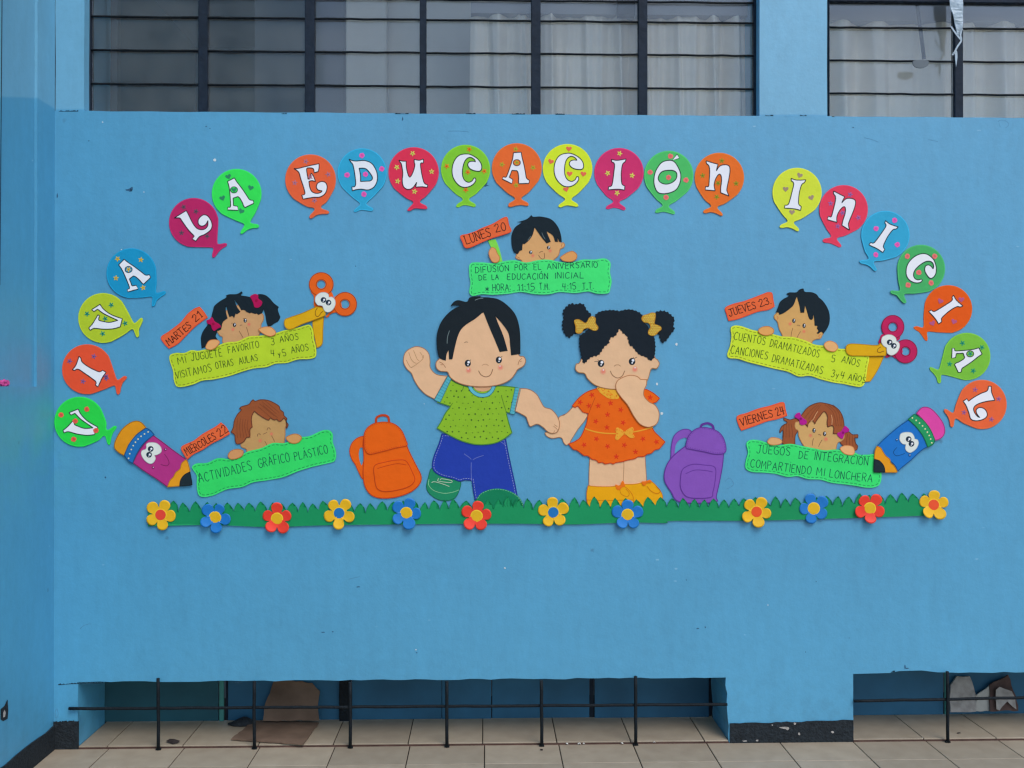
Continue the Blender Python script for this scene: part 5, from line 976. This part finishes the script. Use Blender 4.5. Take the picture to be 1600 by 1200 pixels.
o = sheet('arm', t, la, FS, 2.6, 5); rim('painted_edge', o, la, 1.1, FSE, 5.3, inset=.5)
lines('finger_line', o, [QA([(100, 750), (125, 800), (150, 830), (165, 820)]), QA([(125, 670), (150, 740), (180, 775), (205, 785)]), QA([(175, 650), (195, 700), (215, 745), (235, 755)]), QA([(240, 670), (262, 695), (270, 730)]), QA([(150, 830), (200, 800), (270, 740), (280, 700)])], .7, foam(165, 115, 75), 5.4)
sh = QA([(535, 925, 1), (600, 975), (700, 1015)]) + QB([(640, 25, 1), (870, 25, 1)]) + QA([(1050, 1015, 1), (1150, 1020), (1270, 1035, 1)]) + QB([(1075, 100), (1035, 268, 1), (980, 255, 1), (1005, 350), (1033, 436, 1), (960, 492), (880, 530), (780, 545), (680, 540), (560, 505), (450, 450), (354, 395, 1), (395, 330), (430, 260), (475, 202, 1), (360, 165, 1), (400, 60)])
SG = (128, 175, 42)
o = sheet('shirt', t, sh, foam(*SG), 4.2, 6.6); rim('painted_edge', o, sh, 1.6, foam(70, 125, 50), 6.9, inset=.8)
shs = offset(smooth(sh), 3.5); dots = []
for i in range(14):
    for j in range(12):
        x = 684 + i * 9.6 + (j % 2) * 4.8 + random.uniform(-1.6, 1.6); y = 592 + j * 9.2 + random.uniform(-1.6, 1.6)
        if inside((x, y), shs): dots.append(ell(x, y, random.choice((.8, 1.1, 1.35)), n=8))
flatgroup('dots', o, dots, foam(62, 95, 32), 7.0)
lines('seam', o, [QB([(598, 15), (590, 45), (575, 70)]), QB([(935, 110), (955, 180), (980, 255)]), QB([(475, 202), (500, 170)])], .8, foam(60, 105, 35), 7.1)
for nm, pts in (('cuff', QA([(532, 912, 1), (572, 945, 1), (455, 1192, 1), (388, 1165, 1)])), ('cuff', QB([(1056, 28, 1), (1110, 35, 1), (1052, 274, 1), (1006, 262, 1)]))):
    c_ = sheet(nm, t, pts, foam(78, 165, 185), 6.6, 8); rim('painted_edge', c_, pts, .9, foam(40, 110, 130), 8.3, inset=.4)
    a, b, c2, d2 = [Vector(q[:2]) for q in pts]
    lines('rib', c_, [[tuple(a + (d2 - a) * k_ / 9), tuple(b + (c2 - b) * k_ / 9)] for k_ in range(1, 9)], .5, foam(50, 125, 145), 8.3, soft=False)
hd = QA([(440, 738), (408, 775), (410, 830), (445, 865), (500, 873), (530, 880), (555, 930), (620, 980), (720, 1015), (850, 1030), (980, 1025), (1100, 1000), (1190, 950), (1240, 885), (1262, 850), (1320, 815), (1345, 760), (1322, 712), (1270, 690), (1270, 500), (1150, 300), (900, 200), (650, 300), (500, 500), (480, 700)])
nk = QB([(690, 0), (700, 45), (740, 65), (790, 65), (835, 45), (850, 0)])
sheet('neck', t, nk, foam(200, 155, 120), 6.6, 7.4)
o = lines('collar', t, [QB([(650, 18), (670, 60), (715, 92), (765, 103), (815, 92), (850, 60), (868, 20)])], 5.4, foam(90, 175, 195), 8.0); lines('collar_edge', t, [QB([(636, 22), (660, 68), (710, 106), (765, 118), (822, 105), (862, 66), (882, 22)]), QB([(668, 20), (690, 55), (725, 78), (765, 86), (805, 78), (836, 52), (850, 20)])], .8, foam(35, 105, 130), 8.2)
o = sheet('head', t, hd, FS, 8.2, 10.6); rim('painted_edge', o, hd, 1.2, FSE, 10.9, inset=.5)
h = sheet('hair', t, QA([(510, 758, 1), (440, 722), (418, 600), (420, 480), (460, 360), (530, 270), (600, 215), (655, 190), (600, 182), (558, 195, 1), (590, 150), (640, 128), (730, 145), (765, 98), (890, 85, 1), (870, 97), (960, 100), (1060, 120), (1150, 180), (1230, 270), (1270, 380), (1285, 500), (1287, 688, 1), (1190, 702, 1), (1180, 600), (1165, 480), (1110, 390), (1028, 296, 1), (1060, 380), (1110, 500), (1155, 655, 1), (1072, 667, 1), (1020, 540), (960, 400), (905, 258, 1), (885, 265), (820, 320), (720, 385), (660, 450), (620, 560), (580, 742, 1), (545, 745, 1), (540, 650, 1), (520, 690), (512, 755, 1)]), foam(24, 34, 42, .85), 10.6, 12.8)
lines('hair_shine', h, [QA([(550, 445), (530, 510), (525, 580)]), QA([(815, 130), (850, 115), (900, 108)])], .8, ink(110, 130, 135), 13.1)
for x, y in ((740, 785), (1063, 750)): eye(t, *QA([(x, y)])[0], 4.8, 5.5, 10.8)
for x, y in ((748, 858), (1080, 828)): cheek(t, *QA([(x, y)])[0], 4.6, 11, SKB); flatgroup('sparkle', t, [ell(*QA([(x - 5, y - 14)])[0], .9, n=8)], M_white, 11.5)
lines('smile', t, [QA([(852, 862), (878, 905), (928, 926), (975, 906), (1000, 845)])], 1.0, ink(105, 65, 40), 11.0); lines('nose', t, [QA([(888, 808), (905, 797), (935, 795), (955, 810)])], .7, ink(165, 115, 85), 11.0)
lines('eyebrow', t, [QA([(705, 572), (720, 562), (742, 566)])], .8, M_dl, 11.0); lines('eyelash', t, [QA([(760, 758), (772, 748)]), QA([(1082, 722), (1098, 712)])], .7, M_black, 11.2)
lines('ear_line', t, [QA([(445, 770), (480, 790), (510, 830)]), QA([(455, 800), (480, 800)]), QA([(1305, 730), (1275, 760), (1262, 800)]), QA([(1280, 765), (1300, 762)])], .8, ink(150, 95, 65), 11.0)
boy = t
# ------------------------------------------------------------------ the girl
QC = lambda p: Z(860, 460, 7.2727, p); QD = lambda p: Z(860, 590, 5.3333, p)
SKG = (210, 174, 140); FG = foam(*SKG)
t = thing('girl_cutout', 'large foam cutout girl in orange flowered dress with gold bows', 'girl cutout', 965, 782)
lg = QD([(326, 660, 1), (320, 780), (318, 900, 1), (420, 925), (520, 925), (720, 915), (805, 880, 1), (798, 770), (790, 640, 1)])
o = sheet('legs', t, lg, FG, 1.2, 3.2); rim('painted_edge', o, lg, 1.0, FSE, 3.5, inset=.5); lines('leg_line', o, [QD([(605, 690), (612, 720), (606, 870)])], .8, FSE, 3.6)
SY_ = (225, 155, 12)
for pts in (QD([(600, 885, 1), (700, 885), (780, 868), (840, 862), (900, 920), (935, 980), (930, 1030), (920, 1075, 1), (690, 1075, 1), (650, 960)]), QD([(310, 898, 1), (300, 960), (302, 1030), (320, 1075, 1), (690, 1075, 1), (690, 990), (650, 930), (600, 893, 1), (500, 905), (400, 905)])):
    o = sheet('shoe', t, pts, foam(*SY_), 3.2 if pts[0][0] > 950 else 5.2, 5.2 if pts[0][0] > 950 else 7.0); rim('painted_edge', o, pts, 1.1, foam(190, 115, 10), 5.5 if pts[0][0] > 950 else 7.3, inset=.5)
lines('strap', t, [QD([(575, 925), (590, 970), (640, 990), (655, 960), (625, 925)]), QD([(805, 905), (840, 945), (890, 965), (915, 940), (880, 905)]), QD([(300, 1018), (450, 1022), (685, 1018)])], .8, foam(180, 105, 15), 7.4)
for pts in ([(540, 890), (575, 900), (590, 870), (605, 860), (622, 905), (600, 912), (575, 935), (550, 930)], [(760, 865), (790, 862), (825, 850), (842, 862), (835, 875), (805, 878), (785, 900), (765, 892)]): sheet('shoe_bow', t, QD(pts), foam(232, 108, 22), 7.0, 8.6)
hl = [p for p in QD([(300, 285, 1), (240, 240), (185, 243, 1), (140, 290), (100, 315)])] + QB([(1500, 272), (1450, 290), (1440, 330), (1445, 400), (1400, 430), (1325, 430), (1335, 465), (1385, 487), (1450, 478), (1475, 490), (1485, 520), (1512, 548), (1545, 530)]) + QD([(170, 530), (200, 480), (232, 430), (280, 370), (312, 318, 1)])
o = sheet('arm', t, hl, FG, 2.2, 4.4); rim('painted_edge', o, hl, 1.0, FSE, 4.7, inset=.5)
dr = QD([(395, 84, 1), (300, 118), (230, 172), (178, 235, 1), (205, 252), (225, 240), (250, 268), (270, 290), (312, 300, 1), (300, 370), (285, 415, 1), (250, 490), (200, 530), (145, 550, 1), (190, 600), (215, 605), (250, 630), (280, 652), (310, 655), (345, 682), (380, 690), (400, 712), (430, 708), (455, 722), (500, 714), (520, 722), (550, 710), (600, 702), (640, 690), (700, 678), (730, 662), (780, 658), (805, 640), (840, 632), (870, 605), (905, 596), (925, 575), (958, 535, 1), (910, 490), (870, 450), (848, 410, 1), (845, 300), (845, 218, 1), (885, 205, 1), (912, 172, 1), (860, 128), (800, 95, 1)])
DO = (222, 95, 18)
o = sheet('dress', t, dr, foam(*DO), 4.4, 6.8); rim('painted_edge', o, dr, 1.3, foam(180, 55, 20), 7.1, inset=.6); lines('seam', o, [QD([(372, 165), (345, 230), (312, 315)])], .8, foam(175, 60, 20), 7.2)
fl = []
for x, y in QD([(345, 145), (247, 205), (320, 235), (397, 235), (500, 213), (585, 268), (475, 308), (377, 365), (605, 375), (470, 415), (383, 510), (280, 560), (475, 572), (615, 562), (770, 510), (882, 535), (708, 618), (548, 658), (830, 165)]):
    flatgroup('printed_flower', o, [mini('flower', x, y, 4.2, random.uniform(0, 6))], foam(202, 50, 22), 7.2)
o = lines('belt', t, [QD([(287, 425), (360, 448), (440, 462), (540, 466), (620, 463), (740, 443), (850, 413)])], 2.0, foam(240, 150, 45), 7.6)
bp = QD([(540, 432), (560, 415), (600, 438), (615, 450), (640, 432), (680, 412), (692, 435), (682, 460), (700, 495), (665, 503), (625, 475), (600, 482), (560, 520), (537, 505), (548, 465)])
o = sheet('belt_bow', t, bp, foam(238, 155, 50), 7.4, 8.6); flatgroup('bow_dots', o, [ell(x, y, .7, n=6) for x, y in [(random.uniform(960, 992), random.uniform(667, 688)) for _ in range(60)] if inside((x, y), smooth(bp))], foam(215, 105, 25), 8.9)
cp = QD([(388, 82), (400, 110), (420, 132), (445, 150), (475, 170), (510, 178), (540, 180), (570, 170), (560, 120), (520, 98), (450, 90)])
o = sheet('collar', t, cp, foam(240, 160, 50), 6.8, 8); flatgroup('collar_dots', o, [ell(x, y, .8, n=6) for x, y in [(random.uniform(932, 968), random.uniform(605, 625)) for _ in range(90)] if inside((x, y), offset(smooth(cp), .8))], foam(215, 110, 25), 8.3)
hd = QC([(340, 752), (290, 790), (283, 855), (320, 890), (385, 902), (420, 960), (500, 1030), (620, 1070), (760, 1082), (900, 1078), (1050, 1040), (1110, 960), (1145, 850), (1205, 845), (1238, 790), (1215, 740), (1180, 700), (1100, 450), (800, 350), (450, 450)])
o = sheet('head', t, hd, FG, 7.0, 9.4); rim('painted_edge', o, hd, 1.2, foam(155, 112, 72), 9.7, inset=.5)
def scal(pts, amp=1.1, wl=6.0):
    s = smooth(pts); o_ = []; L0 = 0
    for i in range(len(s)):
        a = Vector(s[i - 1]); b = Vector(s[i]); d = b - a; L0 += d.length
        if d.length < 1e-6: continue
        n = Vector((-d.y, d.x)).normalized(); k_ = amp * abs(math.sin(math.pi * L0 / wl)) * 2 - amp
        o_.append((b.x + n.x * k_, b.y + n.y * k_))
    return o_
HG = foam(22, 33, 44, .85)
bl = QC([(455, 225), (410, 180), (380, 120), (330, 105), (290, 115), (240, 105), (200, 125), (160, 165), (140, 210), (150, 270), (135, 330), (140, 400), (170, 460), (215, 490), (250, 460), (300, 440), (400, 400), (450, 320)])
br = QC([(1150, 230), (1190, 200), (1250, 185), (1320, 195), (1370, 230), (1410, 280), (1400, 350), (1410, 400), (1370, 450), (1330, 510), (1290, 545), (1260, 550), (1240, 500), (1220, 450), (1160, 410), (1120, 330)])
for b_ in (bl, br): sheet('hair_bun', t, scal(b_), HG, 3.0, 6.0, soft=False)
sheet('hair', t, scal(QC([(380, 797, 1), (355, 740), (335, 650), (325, 560), (330, 470), (400, 420), (480, 300), (510, 230), (560, 195), (640, 180), (720, 178), (780, 187), (850, 172), (920, 172), (990, 195), (1040, 235), (1080, 330), (1170, 470), (1190, 560), (1190, 640), (1175, 720), (1130, 755), (1080, 715), (1010, 690), (960, 640), (930, 600), (890, 570), (870, 490), (810, 430), (785, 398), (760, 440), (730, 480), (680, 500), (660, 560), (610, 600), (580, 650), (540, 695), (480, 710), (430, 740)]), .95), HG, 9.4, 11.8, soft=False)
for pts in ([(268, 300), (310, 283), (350, 300), (390, 325), (415, 310), (435, 270), (475, 248), (512, 275), (510, 325), (540, 370), (530, 405), (490, 413), (440, 390), (410, 385), (375, 400), (355, 435), (320, 447), (285, 430), (283, 370)], [(1032, 285), (1045, 245), (1100, 225), (1150, 208), (1190, 220), (1187, 280), (1180, 335), (1210, 348), (1252, 370), (1255, 402), (1225, 425), (1195, 460), (1150, 473), (1108, 450), (1110, 410), (1132, 370), (1112, 330), (1060, 318)]):
    q_ = QC(pts); o = sheet('hair_bow', t, q_, mat(C(178, 130, 18), .4, .1, 60, .3, .4), 11.8, 13.8); rim('bow_edge', o, q_, .8, foam(175, 130, 30), 14.0, inset=.3)
    xs = [p_[0] for p_ in q_]; ys = [p_[1] for p_ in q_]; ins_ = offset(smooth(q_), 1.4)
    flatgroup('sequins', o, [ell(min(xs) + 3.0 * a_ + (b_ % 2) * 1.5, min(ys) + 2.6 * b_, .9, n=7) for a_ in range(14) for b_ in range(14) if inside((min(xs) + 3.0 * a_ + (b_ % 2) * 1.5, min(ys) + 2.6 * b_), ins_)], mat(C(232, 195, 70), .25, .1, 60, 0, .6), 14.4)
for x, y in ((573, 785), (925, 763)): eye(t, *QC([(x, y)])[0], 5.2, 5.6, 9.6)
for x, y in ((597, 877), (957, 852)): cheek(t, *QC([(x, y)])[0], 4.8, 9.8, SKG); flatgroup('sparkle', t, [ell(*QC([(x + 2, y - 18)])[0], 1.0, n=8)], M_white, 10.3)
lines('smile', t, [QC([(678, 870), (705, 920), (760, 950), (812, 928), (842, 868)])], 1.0, ink(120, 75, 45), 9.9); lines('nose', t, [QC([(722, 818), (740, 803), (775, 802), (795, 818)])], .8, ink(140, 95, 60), 9.9)
lines('eyelash', t, [QC([(540, 765), (520, 760), (498, 765)]), QC([(548, 752), (535, 742)]), QC([(950, 735), (962, 722), (982, 712)]), QC([(940, 725), (945, 712)])], .7, M_black, 9.9)
ar = QD([(548, 110), (540, 60), (560, 20), (610, -8), (665, -22), (720, -12), (750, 12, 1), (803, 14, 1), (800, 60), (780, 105), (780, 152), (820, 200), (868, 225), (900, 275), (905, 330), (885, 385), (840, 410), (795, 412), (740, 385), (690, 320), (640, 230), (590, 170)])
o = sheet('arm', t, ar, foam(214, 177, 142), 9.6, 12); rim('painted_edge', o, ar, 1.2, foam(165, 110, 70), 12.3, inset=.5)
# the boy's outstretched hand lies over the girl's
o = sheet('arm', boy, ra, FS, 6.0, 8.2); rim('painted_edge', o, ra, 1.1, FSE, 8.5, inset=.5)
lines('finger_line', o, [QB([(1398, 375), (1425, 398), (1440, 420)]), QB([(1405, 362), (1432, 380)]), QB([(1398, 440), (1408, 415)])], .7, FSE, 8.6)

# ------------------------------------------------------------------ school bags (plain)
def bag_cut(label, Q, body, flap, strap, pocket, zips, col, dk, loop):
    c = Q([body[0]])[0]; t = thing('school_bag_cutout', label, 'bag cutout', *Q([(sum(p[0] for p in body) / len(body), sum(p[1] for p in body) / len(body))])[0], 'plain school bag cutouts')
    D = foam(*dk)
    o = lines('carry_loop', t, [Q(loop)], 3.6, foam(*dk), 3.2)
    o = sheet('strap', t, Q(strap[0]), foam(*col), 1.5, 3.5, holes=[Q(strap[1])]); rim('painted_edge', o, Q(strap[0]), 1.2, D, 3.8, inset=.5)
    o = sheet('bag_body', t, Q(body), foam(*col), 3.2, 5.4); rim('painted_edge', o, Q(body), 1.5, D, 5.7, inset=.7)
    o = sheet('front_pocket', t, Q(pocket), foam(*col), 5.4, 7.0); rim('painted_edge', o, Q(pocket), 1.2, D, 7.3, inset=.5); lines('zip', o, [Q(zips)], 1.0, D, 7.4)
    o = sheet('top_flap', t, Q(flap), foam(*col), 5.6, 7.8); rim('painted_edge', o, Q(flap), 1.3, D, 8.1, inset=.6); dashes('stitching', o, Q(flap), 2.6, 2, 1.6, .5, D, 8.1)
bag_cut('plain orange school bag with front pocket left of the waving boy', lambda p: Z(540, 640, 8, p),
  [(235, 330), (330, 250), (480, 215), (620, 235), (730, 350), (800, 520), (890, 700), (950, 830), (930, 930), (820, 1030), (640, 1095), (450, 1110), (320, 1070), (240, 960), (215, 800), (225, 600), (215, 450)],
  [(228, 400), (240, 270), (330, 180), (470, 150), (600, 170), (700, 250), (760, 380), (770, 450), (640, 480), (450, 530), (300, 560), (240, 500)],
  ([(240, 330), (150, 350), (75, 420), (48, 520), (75, 620), (120, 690), (160, 780), (215, 870), (300, 860), (290, 400)], [(190, 470), (235, 500), (245, 570), (225, 640), (200, 700), (170, 620), (165, 530)]),
  [(360, 700), (500, 650), (650, 625), (760, 640), (840, 780), (870, 880), (800, 960), (640, 1010), (480, 1025), (390, 980), (360, 850)], [(400, 735), (520, 700), (650, 675), (760, 690)],
  (214, 92, 14), (178, 60, 18), [(380, 170), (390, 100), (460, 70), (530, 90), (545, 160)])
bag_cut('plain purple school bag with front pocket right of the girl', lambda p: Z(860, 590, 5.3333, p),
  [(1130, 560), (1200, 500), (1300, 480), (1400, 520), (1440, 600), (1440, 700), (1415, 850), (1385, 985), (1370, 1040), (1080, 1040), (1000, 950), (945, 850), (960, 740), (1020, 650)],
  [(1125, 580), (1150, 480), (1220, 420), (1310, 415), (1400, 450), (1450, 520), (1460, 620), (1380, 640), (1280, 620), (1180, 600)],
  ([(1170, 440), (1100, 430), (1030, 480), (1005, 570), (1000, 660), (990, 720), (1060, 720), (1140, 620), (1200, 520)], [(1085, 510), (1130, 500), (1145, 540), (1130, 580), (1060, 640), (1035, 680), (1035, 600), (1050, 545)]),
  [(1100, 760), (1180, 720), (1280, 725), (1370, 745), (1375, 840), (1355, 950), (1330, 1000), (1150, 1000), (1085, 930), (1080, 840)], [(1125, 800), (1200, 770), (1280, 772), (1350, 785)],
  (122, 78, 175), (88, 48, 140), [(1250, 430), (1260, 395), (1310, 380), (1350, 400), (1360, 435)])

# ------------------------------------------------------------------ grass strip and flowers
gp = []; x = 232.0; tops = lambda x_: 783 - 6 * min(1, max(0, (x_ - 600) / 400)) - 2 * math.sin(x_ * .01) - 5 * min(1, max(0, (x_ - 1150) / 300))
while x < 1452:
    pw = random.uniform(14.5, 19.5); yt = tops(x) + random.uniform(-3, 3); yv = yt + random.uniform(12, 17)
    lean = random.uniform(-2.2, 1.5)
    hh = yv - yt; gp += [(x, yv, 1), (x + pw * .10 + lean * .3, yv - hh * .42), (x + pw * .30 + lean * .7, yv - hh * .80), (x + pw * .48 + lean, yt, 1), (x + pw * .70 + lean * .6, yv - hh * .72), (x + pw * .90 + lean * .2, yv - hh * .36)]
    x += pw
gp += [(1456, 787, 1), (1456, 805, 1), (1380, 807.5), (1300, 810), (1180, 813), (1052, 813.5), (1040, 817), (980, 816), (900, 819), (820, 818), (700, 818), (620, 819), (520, 820), (420, 823), (330, 820), (232, 822, 1)]
t = thing('grass_strip', 'long green foam strip with pointed grass blades under the children', 'grass strip', 845, 818)
WARPS[t.name] = lambda x, z: 1.2 * math.sin(x * 5.1 + 1) * math.sin(x * 1.7) + 0.7 * math.sin(x * 17 + z * 5) + 0.4 * math.sin(x * 41 - z * 30)
sheet('grass_foam', t, gp, mat(C(8, 134, 84), .6, .16, 2.2, .15, .3, key='green_grass_foam', bscale=20), 7.0, 9.4, bevel=0)
lines('blade_line', t, [[(790 + i * 4, 792), (787 + i * 5, 786), (788 + i * 6, 780)] for i in range(5)], .6, foam(10, 95, 60), 9.8)
YP, YC = (212, 168, 20), (205, 165, 15); BP = (22, 110, 190); RP = (222, 55, 38)
FL = [(252, 804, YP, (210, 62, 45), 24, 'first yellow flower with red centre, at the left end of the grass'), (337, 808, BP, YC, 28, 'blue flower second from the left end of the grass'), (433.6, 810, RP, YC, 0, 'red flower third from the left, below the Wednesday banner'),
      (530.4, 801.3, YP, (15, 105, 175), 37, 'yellow flower with blue centre left of the orange bag'), (635, 801.3, BP, YC, 20, 'blue flower under the orange bag'), (744.8, 805.8, RP, YC, 8, 'red flower at the feet of the boy'),
      (864.3, 800.2, YP, (15, 105, 175), -5, 'yellow flower with blue centre between the boy and the girl'), (980.2, 804, BP, YC, 0, 'blue flower at the feet of the girl'), (1181.2, 799.2, YP, (225, 75, 25), 27, 'yellow flower with orange centre right of the purple bag'),
      (1270.5, 794, BP, YC, -20, 'blue flower below the Friday banner'), (1357.8, 794, RP, YC, 36, 'red flower below the blue pencil'), (1457.3, 788.4, YP, (222, 75, 35), 3, 'last yellow flower with orange centre, at the right end of the grass')]
for fi, (cx, cy, pc, cc, rot, label) in enumerate(FL):
    t = thing('flower_cutout', label, 'flower', cx, cy, 'flowers along the grass strip'); o0 = origin(t)
    lift = [random.choice((0.5, 1.5, 3.5)) + (7.0 if math.cos(R(rot + 72 * i)) < -.3 else 0) * random.uniform(.3, 1.9) for i in range(5)]
    n, m_ = 110, 9; vs = []; fs = []; pr_ = [random.uniform(.92, 1.05) for _ in range(5)]; pw_ = [random.uniform(1.0, 1.16) for _ in range(5)]; lift = [v * 1.5 for v in lift]
    def zf(u, th):
        k_ = (math.degrees(th) - rot) / 72.0; i0 = round(k_) % 5; dd = k_ - round(k_)
        return 11.8 + lift[i0] * u ** 2.2 * (1 - 0.8 * abs(dd * 2) ** 2) + 1.0 * u
    for layer in (0, 1):
        for j in range(m_ + 1):
            u = j / m_
            for i in range(n):
                th = 2 * math.pi * i / n; k_ = ((math.degrees(th) - rot) / 72.0) % 1.0; k_ = min(k_, 1 - k_) * 2     # 0 on a petal axis, 1 between
                i1 = round((math.degrees(th) - rot) / 72.0) % 5; kk = min(1.0, k_ * pw_[i1]); Rr = 24.5 * (0.50 + (pr_[i1] - 0.50) * math.sqrt(max(0, 1 - kk ** 2.1)))
                rr = Rr * u; q = W(cx + rr * math.sin(th), cy - rr * math.cos(th)) - o0
                vs.append((q.x, q.y - (zf(u, th) - (1.0 if layer else 0)) * MM, q.z))
    N_ = (m_ + 1) * n
    for j in range(m_):
        for i in range(n):
            a, b = j * n + i, j * n + (i + 1) % n; fs.append([a, b, b + n, a + n]); fs.append([N_ + a, N_ + a + n, N_ + b + n, N_ + b])
    for i in range(n): a, b = m_ * n + i, m_ * n + (i + 1) % n; fs.append([a, b, N_ + b, N_ + a])
    me = bpy.data.meshes.new('petals'); me.from_pydata(vs, [], fs)
    bm = bmesh.new(); bm.from_mesh(me); bmesh.ops.remove_doubles(bm, verts=bm.verts[:], dist=1e-6); bmesh.ops.recalc_face_normals(bm, faces=bm.faces[:]); bm.to_mesh(me); bm.free()
    for f_ in me.polygons: f_.use_smooth = True
    fm = mat(C(*pc), .5, .06, 20, .15, .35)
    link('petals', me, fm, t)
    sheet('petal_ring', t, ell(cx, cy, 9.6, n=28), mat(C(*[min(255, int(v * 1.0 + 22)) for v in (YC if cc != YC else YC)]), .5, .04, 20, .05, .4), 12.6, 13.2, soft=False, bevel=.2)
    sheet('flower_centre', t, ell(cx, cy, 8.3, n=28), mat(C(*cc), .45, .05, 20, .1, .4), 13.2, 14.2, soft=False, bevel=.3)
